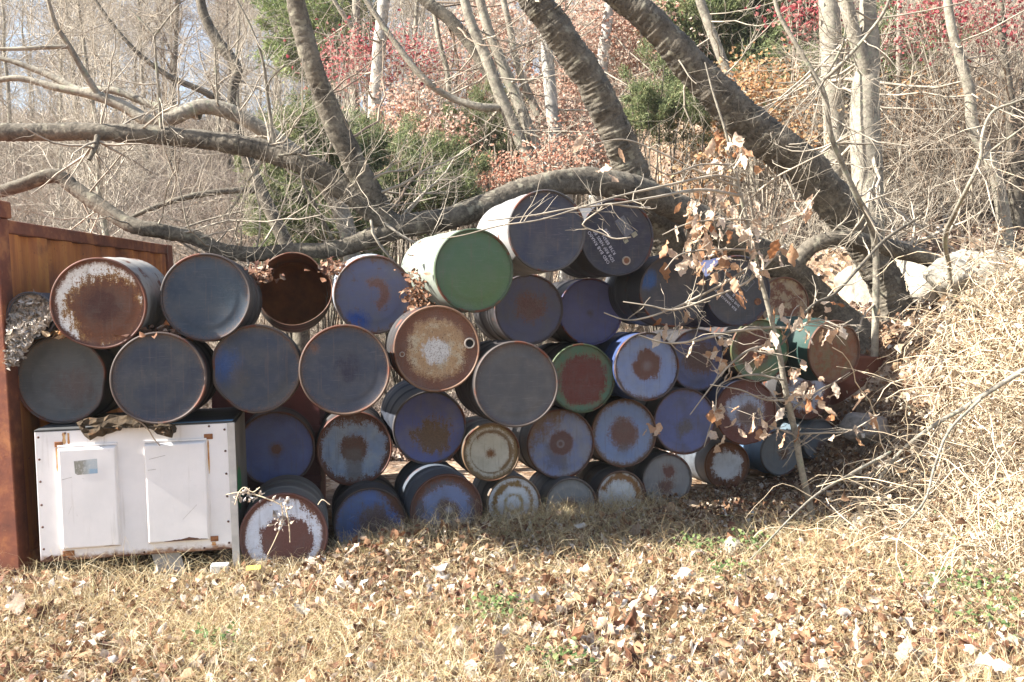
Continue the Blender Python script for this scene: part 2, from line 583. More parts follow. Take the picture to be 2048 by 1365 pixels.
# id: centre of front end, diameter, yaw, pitch, length
DR = {
    1: (-3.070, 6.350, 1.700, 0.30, -4, 0, 0.42),
    2: (-2.590, 6.268, 1.774, 0.58, -8.9, 2, 0.88),
    3: (-1.985, 6.492, 1.816, 0.575, -9.5, -1.5, 0.88),
    4: (-1.652, 7.600, 1.880, 0.57, -12.5, -5, 0.86),
    5: (-1.025, 7.409, 1.836, 0.585, -10.9, 3, 0.88),
    6: (-2.935, 6.500, 1.280, 0.580, -6.4, -1, 0.88),
    7: (-2.228, 6.288, 1.305, 0.585, -10.9, -2, 0.88),
    8: (-1.686, 6.573, 1.346, 0.585, -10.9, -3, 0.88),
    9: (-1.076, 6.429, 1.349, 0.585, -10.9, -2.5, 0.88),
    10: (-0.504, 6.724, 1.470, 0.585, -10.9, -1, 0.88),
    11: (-0.262, 6.966, 2.002, 0.585, -21.5, 0, 0.88),
    12: (0.252, 7.134, 2.290, 0.585, -17.5, -1, 0.88),
    13: (0.799, 7.597, 2.273, 0.585, -13.5, 0, 0.88),
    14: (0.140, 8.162, 1.720, 0.58, -13.5, -1, 0.88),
    15: (0.665, 8.425, 1.700, 0.565, -13.5, -1, 0.88),
    16: (1.265, 7.818, 1.870, 0.57, -13.5, 0, 0.88),
    17: (1.800, 7.963, 1.871, 0.565, -13.5, -2, 0.88),
    18: (2.730, 10.02, 1.760, 0.54, -12.5, 0, 0.80),
    19: (0.032, 6.726, 1.230, 0.585, -12.5, -2, 0.88),
    20: (0.578, 8.210, 1.155, 0.575, -13.5, -2, 0.88),
    21: (1.120, 8.265, 1.246, 0.57, -13.5, -2, 0.88),
    22: (1.689, 9.035, 1.253, 0.565, -13.5, -2, 0.88),
    23: (2.232, 8.981, 1.343, 0.57, -13.5, 0, 0.88),
    24: (2.905, 8.988, 1.330, 0.575, -21.5, 2, 0.88),
    25: (2.945, 9.950, 0.895, 0.585, -18.5, -2, 0.88),
    27: (-1.787, 7.532, 0.668, 0.58, -10.9, 0, 0.88),
    28: (-1.216, 7.682, 0.650, 0.58, -10.9, 0, 0.88),
    29: (-0.643, 7.800, 0.796, 0.585, -13.5, 2, 0.88),
    30: (-0.161, 7.797, 0.606, 0.46, -12.5, -2, 0.7),
    31: (0.409, 8.296, 0.598, 0.585, -12.5, -2, 0.88),
    32: (0.957, 8.479, 0.665, 0.585, -12.5, -2, 0.88),
    33: (1.519, 8.731, 0.734, 0.585, -12.5, -2, 0.88),
    34: (2.086, 8.864, 0.800, 0.585, -12.5, -2, 0.88),
    35: (3.075, 9.900, 0.400, 0.42, -16.5, -2, 0.7),
    36: (-1.504, 6.534, 0.241, 0.575, -10.9, -2, 0.88),
    37: (-1.041, 7.298, 0.150, 0.54, -10.9, -2, 0.88),
    38: (-0.480, 7.298, 0.251, 0.54, -14.5, 0, 0.88),
    39: (0.016, 7.857, 0.186, 0.44, -12.5, -2, 0.7),
    40: (0.486, 8.148, 0.120, 0.44, -12.5, -2, 0.7),
    41: (0.926, 8.431, 0.137, 0.43, -12.5, -2, 0.7),
    42: (1.359, 8.679, 0.229, 0.46, -12.5, -2, 0.7),
    43: (2.056, 9.485, 0.222, 0.46, -12.5, -1, 0.7),
    44: (2.652, 9.787, 0.296, 0.46, -16.5, -1, 0.7),
}
BR = (.13, .065, .045)
# id: (base, base2, layers, shell paint, shell rust, rim paint, dents[(theta deg, width deg, depth)], label)
DS = {
    2: ((.66, .64, .60), (.55, .52, .46), [('disc', .14, -.14, .86, .05, .75, RUST_Y), ('disc', .14, -.12, .74, .07, .75, (.15, .05, .02)), ('disc', .05, -.05, .5, .3, .4, (.065, .022, .016)), ('edge', .88, .04, .2, (.13, .042, .02))], (.30, .28, .25), .5, (.10, .04, .025), [(250, 25, .04)], 'white drum end mostly eaten by dark brown rust, beside the orange container wall'),
    3: ((.018, .038, .072), (.038, .056, .080), [('disc', .55, .05, .35, .35, .5, (.06, .085, .11)), ('edge', .95, .05, .1, BR)], DARKSHELL, .4, (.06, .045, .04), [(330, 30, .03)], 'dark navy drum between the rusty white drum and the open empty drum'),
    5: ((.085, .095, .19), (.10, .10, .15), [('disc', -.45, -.72, .3, .15, .4, (.025, .07, .26)), ('arc', .3, .1, .9, .4, -.02, .05, .2, (.16, .075, .06)), ('blot', .62, .05, (.13, .08, .06), .8), ('edge', .93, .06, .3, BR)], (.34, .37, .42), .3, (.11, .08, .065), [], 'blue grey drum with a curved rust mark, right of the open drum'),
    6: ((.080, .086, .092), (.060, .066, .072), [('disc', .3, -.15, .35, .25, .9, (.10, .062, .055), .7), ('edge', .96, .05, .1, BR)], DARKSHELL, .4, (.07, .05, .045), [(-8, 16, .07), (60, 30, .03)], 'grey drum with a dented right edge, on the left end of the white cabinet'),
    7: ((.026, .036, .062), (.048, .052, .062), [('edge', .96, .04, .1, BR)], DARKSHELL, .4, (.08, .055, .045), [], 'plain navy grey drum sitting on the middle of the white cabinet'),
    8: ((.030, .042, .072), (.052, .056, .064), [('disc', -.7, .08, .3, .25, .5, (.03, .075, .21)), ('disc', -.35, -.1, .18, .15, .6, (.09, .075, .065), .7), ('edge', .96, .05, .1, BR)], (.07, .055, .045), .4, (.09, .06, .045), [(180, 14, .06), (225, 20, .045)], 'navy drum with a bright blue patch and a dent in its left edge'),
    9: ((.028, .038, .066), (.044, .048, .064), [('disc', .05, .0, .26, .2, .3, (.024, .025, .045)), ('disc', -.66, .48, .06, .03, .05, BR), ('edge', .96, .04, .08, BR)], (.08, .055, .035), .45, (.10, .06, .04), [], 'navy drum with a faint dark centre, left of the golden brown rusty drum'),
    10: ((.29, .145, .035), (.36, .20, .055), [('blot', .55, .06, (.44, .36, .24)), ('disc', -.02, -.05, .27, .03, .45, (.55, .53, .50)), ('speck', .60, .06, (.12, .05, .02)), ('edge', .70, .08, .4, (.14, .055, .03))], DARKSHELL, .5, (.18, .10, .06), [], 'golden brown rusty drum end with a round open bung hole'),
    11: ((.040, .115, .050), (.046, .122, .052), [('half', .25, -.9, .15, .7, .3, (.095, .145, .04), .7), ('edge', .94, .05, .05, (.02, .10, .04))], (.25, .275, .225), .28, (.06, .09, .045), [(200, 60, .01)], 'bright green drum end with a white side, near the top of the stack'),
    12: ((.028, .035, .070), (.052, .055, .070), [('disc', 0, .05, .45, .3, .5, (.06, .056, .075), .6), ('edge', .95, .06, .1, (.08, .07, .065))], (.26, .25, .24), .22, (.07, .065, .065), [], 'plain dark blue drum with a white side, highest of the stack'),
    13: ((.022, .025, .050), (.030, .031, .046), [], (.05, .048, .05), .25, (.035, .034, .045), [], 'black drum end with white lettering and a rusty bung, at the top of the stack'),
    14: ((.080, .085, .18), (.090, .090, .14), [('disc', .05, .05, .34, .25, .9, (.15, .078, .075)), ('blot', .66, .04, (.11, .075, .06), .7), ('edge', .94, .05, .15, (.09, .06, .06))], DARKSHELL, .4, (.075, .06, .065), [], 'violet grey drum with a rust blotch, under the green drum on its right'),
    15: ((.085, .095, .25), (.075, .083, .22), [('disc', 0, -.05, .07, .08, .2, (.10, .09, .12))], DARKSHELL, .3, (.075, .075, .19), [], 'plain violet blue drum below the black lettered drum'),
    16: ((.036, .038, .052), (.044, .044, .052), [('disc', -.75, .32, .26, .12, .3, (.02, .075, .22)), ('edge', .95, .06, .1, (.07, .055, .05))], (.05, .05, .055), .3, (.06, .05, .05), [], 'charcoal drum with a small blue patch, left of the second lettered drum'),
    17: ((.036, .038, .050), (.044, .044, .050), [], (.035, .045, .11), .1, (.04, .042, .06), [], 'charcoal lettered drum half behind dry brown leaves, with a diamond hazard mark'),
    18: ((.27, .16, .055), (.34, .23, .10), [('blot', .50, .05, (.15, .05, .022)), ('speck', .66, .05, (.42, .48, .46))], (.3, .2, .1), .6, (.14, .06, .03), [], 'mottled yellow and brown rusty drum under the leaning trunk, right of the lettered drum'),
    19: ((.058, .058, .064), (.075, .070, .068), [('edge', .90, .08, .1, (.050, .050, .064)), ('edge', .97, .03, .06, BR)], DARKSHELL, .35, (.085, .065, .055), [(300, 40, .01)], 'large plain grey drum in the middle, right of the golden brown rusty drum'),
    20: ((.050, .16, .085), (.10, .14, .06), [('disc', .05, -.05, .70, .06, .55, (.155, .042, .034)), ('edge', .93, .05, .15, (.06, .085, .04))], DARKSHELL, .3, (.07, .10, .05), [(60, 40, .015)], 'green drum end with a large dull red rust patch in its middle'),
    21: ((.16, .25, .53), (.20, .27, .46), [('disc', .02, .03, .43, .05, .45, (.15, .07, .055)), ('disc', .02, .03, .12, .1, .2, (.22, .18, .19), .8), ('edge', .93, .06, .3, BR)], (.05, .09, .25), .2, (.09, .07, .07), [], 'light blue drum with a round brown rust spot, right of the green and red drum'),
    22: ((.10, .12, .30), (.085, .095, .20), [('disc', .1, .1, .5, .2, .7, (.13, .075, .065)), ('edge', .94, .06, .2, BR)], DARKSHELL, .3, (.08, .065, .07), [], 'dull blue drum with a rusty middle, behind the hanging dry leaves'),
    23: ((.13, .14, .035), (.05, .15, .065), [('disc', -.2, .15, .6, .2, .7, (.13, .045, .028)), ('disc', -.25, .1, .12, .1, .2, (.2, .11, .07)), ('disc', .75, .1, .25, .2, .4, (.03, .15, .07))], DARKSHELL, .4, (.08, .09, .035), [], 'olive green drum with a rusty middle, behind the young tree'),
    24: ((.16, .075, .022), (.12, .08, .02), [('blot', .50, .08, (.17, .06, .025)), ('edge', .88, .1, .3, (.12, .042, .02))], (.016, .048, .038), .35, (.12, .05, .025), [], 'rust brown drum end with a green side, touching the leaning trunk'),
    25: ((.34, .42, .62), (.40, .46, .60), [('edge', .72, .08, .6, (.15, .055, .035)), ('disc', 0, -.05, .4, .1, .6, (.16, .075, .055))], DARKSHELL, .4, (.12, .05, .03), [], 'pale blue and rust drum below the rust brown drum at the right end'),
    27: ((.090, .125, .36), (.080, .105, .30), [('half', 0, 1, .75, .3, .3, (.09, .085, .15), .8), ('drip', 0, .06, -.08, -.6, .06, .05, (.11, .11, .22), .6), ('disc', 0, 0, .22, .05, .05, (.09, .09, .17), .5), ('disc', 0, 0, .125, .02, .05, (.155, .062, .045)), ('edge', .96, .04, .1, BR)], (.06, .05, .045), .4, (.10, .055, .045), [], 'violet blue drum with one small round rust dot at its centre'),
    28: ((.16, .25, .45), (.24, .31, .43), [('half', 0, 1, .72, .15, .8, (.12, .05, .03)), ('disc', 0, .02, .35, .05, .3, (.13, .06, .045)), ('drip', -.02, .22, 0, -.9, .08, .25, (.16, .13, .12), .75), ('edge', .86, .05, .4, (.11, .04, .025))], DARKSHELL, .5, (.12, .045, .03), [], 'light blue drum with rusty rim, rusty centre and a dark drip below it'),
    29: ((.068, .090, .31), (.11, .115, .26), [('disc', .12, -.25, .44, .1, 1.0, (.15, .095, .065)), ('edge', .95, .05, .1, (.09, .075, .08))], (.03, .035, .05), .3, (.08, .07, .07), [], 'violet blue drum with a wide brown blotch, under the golden brown rusty drum'),
    30: ((.44, .39, .28), (.50, .45, .35), [('arc', .70, .05, .8, .6, -.1, .04, .15, (.17, .085, .03)), ('ring', .72, .02, .03, .1, (.22, .15, .08)), ('edge', .84, .05, .25, (.24, .15, .06)), ('disc', 0, -.05, .14, .1, .25, (.19, .08, .025))], (.12, .10, .08), .4, (.17, .10, .05), [], 'small cream drum end with concentric rusty rings, below the large grey drum'),
    31: ((.13, .17, .35), (.20, .21, .28), [('drip', -.1, .3, 0, -.7, .1, .5, (.11, .085, .09), .6), ('disc', .03, .02, .34, .04, .2, (.14, .065, .055)), ('ring', .09, .03, .02, 0, (.22, .17, .17)), ('half', -.7, .7, .55, .2, .7, (.17, .10, .06)), ('speck', .70, .04, (.06, .045, .05)), ('edge', .94, .05, .2, BR)], DARKSHELL, .4, (.12, .06, .04), [], 'blue grey drum with a rust bullseye and dark drips, right of the small cream drum'),
    32: ((.13, .22, .46), (.16, .23, .40), [('disc', .0, -.02, .42, .12, .4, (.16, .085, .07)), ('disc', 0, -.45, .15, .15, .3, (.13, .10, .09), .7), ('edge', .90, .06, .25, (.14, .085, .05))], DARKSHELL, .4, (.14, .07, .04), [], 'sky blue drum with a soft brown rust spot, left of the plain dull blue drum'),
    33: ((.090, .115, .31), (.080, .095, .22), [('disc', .0, -.25, .22, .15, .9, (.13, .11, .10), .8), ('edge', .94, .05, .15, BR)], DARKSHELL, .4, (.10, .06, .05), [], 'dull violet blue drum with faint brown smudges, left of the rust rimmed drum'),
    34: ((.27, .31, .42), (.20, .22, .30), [('edge', .60, .1, .5, (.13, .045, .032)), ('disc', .1, -.1, .38, .15, .5, (.16, .105, .09)), ('half', -.5, -.8, .45, .1, .5, (.13, .042, .03))], (.05, .06, .1), .4, (.12, .04, .025), [(280, 12, .03), (310, 10, .025)], 'drum with a broad dark rust ring round a pale middle, behind the sapling'),
    35: ((.11, .14, .17), (.13, .15, .17), [('disc', .1, -.4, .3, .15, .5, (.15, .08, .06))], (.10, .14, .17), .2, (.10, .11, .12), [], 'small grey blue drum lying furthest right, beside the grey boulder'),
    36: ((.56, .60, .70), (.50, .54, .64), [('disc', .08, -.12, .58, .03, .45, (.14, .058, .048)), ('half', .6, .75, .72, .05, .9, (.14, .06, .035)), ('edge', .86, .03, .1, (.12, .045, .035)), ('speck', .72, .03, (.2, .1, .06))], (.17, .16, .15), .3, (.13, .06, .05), [], 'large white drum end with a big brown rust disc, on the ground beside the cabinet'),
    37: ((.060, .125, .37), (.085, .12, .24), [('disc', .15, -.05, .5, .2, .7, (.14, .09, .08)), ('half', .9, .5, .72, .1, .5, (.12, .05, .03)), ('edge', .94, .05, .2, BR)], (.06, .06, .065), .3, (.09, .06, .05), [], 'blue drum sunk in dry grass, second in the bottom row'),
    38: ((.12, .17, .35), (.10, .13, .24), [('edge', .68, .08, .45, (.13, .052, .032)), ('ring', .75, .05, .06, .4, (.10, .09, .11)), ('disc', .05, -.02, .3, .1, .4, (.14, .09, .07)), ('disc', .08, 0, .1, .05, .1, (.3, .3, .36))], (.09, .11, .14), .3, (.12, .05, .035), [], 'blue drum with a rust brown rim and pale side, under the violet drums'),
    39: ((.60, .61, .64), (.54, .54, .54), [('arc', .70, .09, .1, 1, -.45, .04, .35, (.30, .17, .055)), ('ring', .32, .07, .05, .3, (.40, .29, .13)), ('edge', .95, .04, .1, (.16, .09, .05))], (.20, .19, .18), .35, (.20, .13, .08), [], 'small white drum end with ochre rust rings like a target, half in the grass'),
    40: ((.19, .19, .19), (.23, .22, .21), [('disc', -.05, -.2, .36, .15, .6, (.15, .085, .06)), ('edge', .93, .06, .2, (.13, .10, .08))], (.12, .12, .12), .3, (.12, .10, .09), [], 'small dull grey drum half buried between two white ended drums'),
    41: ((.54, .55, .56), (.48, .46, .42), [('arc', .74, .10, .25, 1, .05, .04, .4, (.26, .12, .035)), ('speck', .68, .04, (.24, .12, .05)), ('edge', .92, .04, .15, (.17, .09, .05))], (.13, .12, .12), .35, (.16, .09, .06), [], 'small white drum end rusty along its upper edge, behind tall grass stems'),
    42: ((.19, .18, .18), (.22, .21, .20), [('disc', .08, .32, .24, .05, .35, (.15, .065, .05)), ('disc', -.05, -.3, .3, .12, .7, (.15, .08, .06)), ('edge', .93, .06, .2, (.12, .10, .09))], (.13, .13, .13), .3, (.13, .11, .10), [], 'small grey drum end with two red brown rust stains'),
    43: ((.60, .63, .68), (.55, .57, .60), [('edge', .66, .05, .6, (.20, .075, .03)), ('half', -.4, -.85, .5, .05, .6, (.17, .065, .03))], (.11, .125, .145), .3, (.17, .085, .05), [], 'small white drum end with a ragged orange brown rust ring, left of the young tree'),
    44: ((.145, .17, .19), (.17, .185, .19), [('disc', .12, -.08, .2, .1, .4, (.16, .09, .06)), ('disc', .1, .5, .2, .1, .6, (.14, .09, .06), .7)], (.10, .17, .27), .15, (.12, .12, .12), [], 'small grey blue drum behind the thin stem of the young tree'),
}
INNER_RUST = NT('inner_rust')
_f = INNER_RUST.noise(INNER_RUST.coord(), 5, 8, .65)
INNER_RUST.l(INNER_RUST.ramp(_f, [(.3, (.12, .038, .014)), (.6, (.30, .10, .028)), (.75, (.36, .16, .06))]), INNER_RUST.b.inputs['Base Color'])
INNER_RUST.b.inputs['Roughness'].default_value = .8
INNER_RUST = INNER_RUST.m
BUNG_RUST = flat_mat('bung_rust', (.16, .07, .035), .7, .4, 40)
BLACK = flat_mat('black_void', (.006, .006, .006), 1, .1, 5, 0)
BUNG_STEEL = flat_mat('bung_steel', (.32, .27, .22), .5, .3, 40)
PRINT = flat_mat('white_print', (.50, .50, .56), .7, .25, 60, 0)
PRINT_FAINT = flat_mat('grey_print', (.095, .10, .12), .7, .3, 60, 0)
PRINT_KHAKI = flat_mat('khaki_label', (.23, .22, .16), .7, .3, 60, 0)


def radfn(dents, seed):
    rg = np.random.default_rng(seed)
    a1, a2, p1, p2 = rg.uniform(0, .004), rg.uniform(0, .003), rg.uniform(0, 6.3), rg.uniform(0, 6.3)

    def f(th, y):
        m = 1 + a1 * np.cos(2 * th + p1) + a2 * np.cos(3 * th + p2) + 0 * y
        for d, wd, dep in dents:
            dd = (th - math.radians(d) + math.pi) % (2 * math.pi) - math.pi
            m = m - dep * np.exp(-(dd / math.radians(wd)) ** 2) * np.exp(-np.maximum(y, 0) / .2)
        return m
    return f


def text_mesh(name, body, size, mat, parent, loc, rot, spacing=1.0):
    cu = bpy.data.curves.new(name, 'FONT')
    cu.body = body; cu.size = size; cu.space_character = spacing
    cu.align_x = 'LEFT'
    tmp = bpy.data.objects.new('tmp_text', cu)
    COL.objects.link(tmp)
    dg = bpy.context.evaluated_depsgraph_get(); dg.update()
    me = bpy.data.meshes.new_from_object(tmp.evaluated_get(dg))
    bpy.data.objects.remove(tmp)
    me.name = name
    me.materials.clear(); me.materials.append(mat)
    o = link(name, me, parent)
    o.location = loc; o.rotation_euler = rot
    return o


DRUM = {}
for k, (cx, cy, cz, rd, yaw, pit, L) in DR.items():
    if k in (1, 4):
        continue
    base, base2, layers, sp, sr, rimc, dents, label = DS[k]
    Rr = rd / 2
    eul = Matrix.Rotation(R(-yaw), 3, 'Z') @ Matrix.Rotation(R(pit), 3, 'X')
    ax = eul @ Vector((0, 1, 0))
    C0 = Vector((cx, cy, cz))
    bpos = C0 + ax * (L / 2) - Vector((0, 0, Rr))
    for_l = lambda c_: tuple(1.08 * (q * .69 + .31 * (.3 * c_[0] + .6 * c_[1] + .1 * c_[2])) for q in c_)
    base, base2 = for_l(base), for_l(base2)
    root = thing('steel_drum', label, 'drum', bpos, eul.to_euler(), 'stacked old steel drums')
    off = eul.transposed() @ (C0 - bpos)
    rf = radfn(dents, k)
    # shell with two rolling hoops and fine corrugation
    prof = [(Rr - .005, .018), (Rr - .006, .05)]
    for hy in (.335, .665):
        y0 = hy * L
        prof += [(Rr - .006, y0 - .035), (Rr - .004, y0 - .018), (Rr + .004, y0 - .008), (Rr + .005, y0), (Rr + .004, y0 + .008), (Rr - .004, y0 + .018), (Rr - .006, y0 + .035)]
    for j in range(3):
        y0 = L * (.74 + .05 * j)
        prof += [(Rr - .006, y0), (Rr - .003, y0 + .008), (Rr - .006, y0 + .016)]
    prof += [(Rr - .006, L - .03), (Rr - .002, L - .018), (Rr, L - .004), (Rr - .006, L), (Rr - .014, L - .004), (Rr - .016, L - .016), (.001, L - .016)]
    V, Q = lathe(prof, 56, rf)
    sh = MB().add(V, Q).obj('shell', shell_mat('drum_paint', sp, sr, k), root); sh.location = off
    V, Q = lathe([(Rr - .017, .016), (Rr - .015, .002), (Rr - .010, -.003), (Rr - .003, -.002), (Rr + .001, .005), (Rr + .001, .018), (Rr - .004, .022)], 72, rf)
    rm = MB().add(V, Q).obj('rim', shell_mat('rim_paint', rimc, .55, k + .5), root); rm.location = off
    V, Q = lathe([(Rr - .016, .013), (Rr * .93, .0135), (Rr * .905, .0175), (Rr * .70, .0175), (Rr * .66, .0150), (Rr * .62, .0165), (Rr * .3, .0150), (Rr * .02, .0150), (.0005, .0150)], 72, rf)
    hd = MB().add(V, Q).obj('end_panel', head_mat('drum_end', Rr, base, base2, layers, .55, k), root); hd.location = off
    DRUM[k] = (root, off, Rr)


def bung(root, off, Rr, x, z, r, inner, ring):
    V, Q = lathe([(r * .72, .016), (r * .72, .006), (r * .85, .003), (r, .004), (r * 1.08, .0165)], 28)
    o = MB().add(V, Q).obj('bung_ring', ring, root); o.location = off + Vector((x * Rr, 0, z * Rr))
    V, Q = lathe([(r * .76, .0125), (.0003, .0125)], 24)
    o = MB().add(V, Q).obj('bung', inner, root); o.location = off + Vector((x * Rr, 0, z * Rr))


bung(*DRUM[10], .76, .12, .036, BLACK, BUNG_STEEL)
bung(*DRUM[10], -.80, -.12, .017, BUNG_RUST, BUNG_STEEL)
bung(*DRUM[13], .26, -.60, .032, BUNG_RUST, BUNG_STEEL)
bung(*DRUM[17], .62, -.30, .027, BUNG_RUST, BUNG_RUST)

# lettering on the two black drum ends, upside down and slanting
def letters(k, lines, x0, z0, ang, size, lead):
    root, off, Rr = DRUM[k]
    d = Vector((math.cos(ang), 0, math.sin(ang)))
    up = Vector((-math.sin(ang), 0, math.cos(ang)))
    for i, (s, sz, sft) in enumerate(lines):
        loc = off + Vector((x0 * Rr, .0105, z0 * Rr)) - up * (i * lead) + d * sft
        rot = (Matrix.Rotation(-ang, 4, 'Y') @ Matrix.Rotation(R(90), 4, 'X')).to_euler()
        text_mesh('lettering', s, sz * size, PRINT, root, loc, rot, 1.12)


def quad(k, name, cx, cz, w_, h_, ang, mat, y=.0115):
    root, off, Rr = DRUM[k]
    o = MB().box(-w_ / 2, w_ / 2, 0, .001, -h_ / 2, h_ / 2).obj(name, mat, root, smooth=False)
    o.location = off + Vector((cx * Rr, y, cz * Rr)); o.rotation_euler = (0, -ang, 0)
    return o


A13 = R(180 - 56)
letters(13, [('O8D BAB RNA0O', 1, 0), ('SD8 R0F N80S 88', 1, -.01), ('R7S8 8BSN', 1, .03), ('S200', 1, .16)], -.19, -.66, A13, .034, .040)
quad(13, 'print_panel', .20, .28, .085, .15, R(34), PRINT_FAINT)
for j in range(6):
    quad(13, 'print_line', .06 + .055 * j, .22 + .038 * j + .02 * (j % 2), .003, .10 - .02 * (j % 3), R(34), PRINT_KHAKI, .0105)
quad(13, 'hazard_square', .24, -.08, .036, .036, R(34), PRINT_KHAKI)
quad(13, 'hazard_square', .48, .08, .042, .036, R(34), PRINT_KHAKI)
text_mesh('hazard_mark', 'X', .034, BLACK, DRUM[13][0], DRUM[13][1] + Vector((.20 * DRUM[13][2], .0100, -.10 * DRUM[13][2])), (Matrix.Rotation(-R(34), 4, 'Y') @ Matrix.Rotation(R(90), 4, 'X')).to_euler())
A17 = R(180 - 42)
letters(17, [('BSR NARHAAH90', 1, 0), ('SH8 D8888 9O', 1, .0), ('R K B', 1.1, .02), ('D-200C1', 1, -.02)], -.02, -.52, A17, .030, .038)
quad(17, 'hazard_panel', .26, .25, .115, .115, R(3), PRINT_FAINT).rotation_euler = (0, R(45), 0)
quad(17, 'hazard_panel', .26, .25, .100, .100, R(3), flat_mat('label_dark', (.05, .055, .055), .7, .3, 40, 0), .0108).rotation_euler = (0, R(45), 0)
for dz in (.30, .14):
    text_mesh('hazard_mark', 'X', .05, PRINT_KHAKI, DRUM[17][0], DRUM[17][1] + Vector((.22 * DRUM[17][2], .0098, dz * DRUM[17][2])), (Matrix.Rotation(R(10), 4, 'Y') @ Matrix.Rotation(R(90), 4, 'X')).to_euler())

# the open drum: no end, bent lip, rusty inside
cx, cy, cz, rd, yaw, pit, L = DR[4]
Rr = rd / 2
eul = Matrix.Rotation(R(-yaw), 3, 'Z') @ Matrix.Rotation(R(pit), 3, 'X')
C0 = Vector((cx, cy, cz)); ax = eul @ Vector((0, 1, 0))
bpos = C0 + ax * L / 2 - Vector((0, 0, Rr))
root = thing('open_drum', 'open empty drum with a bent lip and dark rusty inside', 'drum', bpos, eul.to_euler(), 'stacked old steel drums')
off = eul.transposed() @ (C0 - bpos)
rf = radfn([(40, 17, .085), (65, 25, .03), (300, 35, .05), (215, 30, .02), (120, 20, .02)], 4)
prof = [(Rr, 0), (Rr, .05)]
for hy in (.34, .67):
    prof += [(Rr, hy * L - .02), (Rr + .008, hy * L), (Rr, hy * L + .02)]
prof += [(Rr, L), (.001, L)]
V, Q = lathe(prof, 72, rf)
o = MB().add(V, Q).obj('shell', shell_mat('open_drum_paint', (.03, .028, .026), .4, 4), root); o.location = off
V, Q = lathe([(.001, L - .01), (Rr - .006, L - .01), (Rr - .006, L * .67), (Rr - .001, L * .66), (Rr - .006, L * .65), (Rr - .006, L * .34), (Rr - .006, 0.004)], 72, rf)
o = MB().add(V, Q).obj('inner_wall', INNER_RUST, root); o.location = off
V, Q = lathe([(Rr - .007, .004), (Rr - .006, -.004), (Rr - .001, -.005), (Rr + .004, -.001), (Rr + .003, .012)], 72, rf)
o = MB().add(V, Q).obj('rim', shell_mat('open_rim', (.20, .10, .06), .5, 9), root); o.location = off

# small pail stuffed with dead leaves
cx, cy, cz, rd, yaw, pit, L = DR[1]
Rr = rd / 2
root = thing('metal_pail', 'small blue grey pail on its side packed with whitish dead leaves', 'pail', (cx, cy + L / 2, cz - Rr), (0, 0, R(-yaw)))
off = Vector((0, -L / 2, Rr))
V, Q = lathe([(Rr * .9, .02), (Rr, 0), (Rr + .004, .004), (Rr + .004, .015), (Rr, .02), (Rr, .04), (Rr + .003, .05), (Rr, .06), (Rr * .96, L), (.001, L)], 48, radfn([(60, 30, .03)], 1))
o = MB().add(V, Q).obj('shell', shell_mat('pail_paint', (.05, .055, .07), .25, 1), root); o.location = off
V, Q = lathe([(Rr * .97, .0), (Rr * .95, .2)], 40)
o = MB().add(V, Q).obj('inner_wall', INNER_RUST, root); o.location = off


# ------------------------------------------------------------------ leaves (shared builder)
def leaf_batch(pos, nor, size, rng, curl=.5, aspect=.5, lobes=False):
    """thin curled leaves at pos (N,3) facing nor (N,3); returns V, T (8 tris each)"""
    N = len(pos)
    rv = rng.normal(size=(N, 3))
    n = nrm(nor)
    u = nrm(rv - n * (rv * n).sum(1, keepdims=True))
    v = np.cross(n, u)
    s = size[:, None]
    asp = (aspect * rng.uniform(.7, 1.25, N))[:, None]
    cu = (curl * rng.normal(size=N))[:, None]
    cv = (curl * rng.normal(size=N))[:, None]
    pts = []
    for a, b in [(-.5, 0), (-.22, .46), (.12, .5), (.5, .0), (.12, -.5), (-.22, -.46), (-.18, 0), (.16, 0)]:
        jit = 1 + .16 * rng.normal(size=(N, 1)) if b else 1
        h = cu * (a * a * 1.6) + cv * (abs(b) * .55) + .13 * rng.normal(size=(N, 1))
        pts.append(pos + s * (u * a + v * b * asp * jit + n * h))
    V = np.stack(pts, 1)
    F0 = np.array([(0, 6, 1), (1, 6, 7), (1, 7, 2), (2, 7, 3), (3, 7, 4), (4, 7, 6), (4, 6, 5), (5, 6, 0)])
    T = (np.arange(N)[:, None, None] * 8 + F0[None]).reshape(-1, 3)
    return V.reshape(-1, 3), T


# leaves in the pail, spilling down the face
rg = np.random.default_rng(21)
N = 900
a = rg.uniform(0, 6.28, N); rr_ = np.sqrt(rg.uniform(0, 1, N)) * .138
zz_ = rr_ * np.sin(a)
pos = np.stack([DR[1][0] + rr_ * np.cos(a), DR[1][1] + .05 - .07 * sst(-zz_, -.05, .12) - rg.uniform(0, .03, N), DR[1][2] + zz_], -1)
N2 = 420
tt = rg.uniform(0, 1, N2)
pos2 = np.stack([-3.20 + .20 * rg.uniform(0, 1, N2) * (1 - .75 * tt), 6.34 - .035 * rg.uniform(0, 1, N2), 1.60 - .20 * tt + .015 * rg.normal(size=N2)], -1)
pos = np.concatenate([pos, pos2])
nor = np.array([0, -1, .4]) + rg.normal(size=(len(pos), 3)) * .7
V, T = leaf_batch(pos, nor, rg.uniform(.022, .062, len(pos)), rg, .6, .36)
HEAP = leaf_mat('heap_leaf', [(0, (.26, .20, .14)), (.35, (.42, .35, .28)), (.8, (.54, .49, .44)), (1, (.60, .57, .54))], .15)
tag(MB().add(V, T=T).obj('leaf_heap', HEAP), 'heap of whitish dead leaves spilling out of the small pail', 'leaf heap', kind='stuff')

# leaf drifts lodged between the drums
DRIFT = leaf_mat('drift_leaf', [(0, (.07, .025, .018)), (.4, (.17, .075, .04)), (.8, (.30, .16, .09)), (1, (.44, .34, .26))], .2)


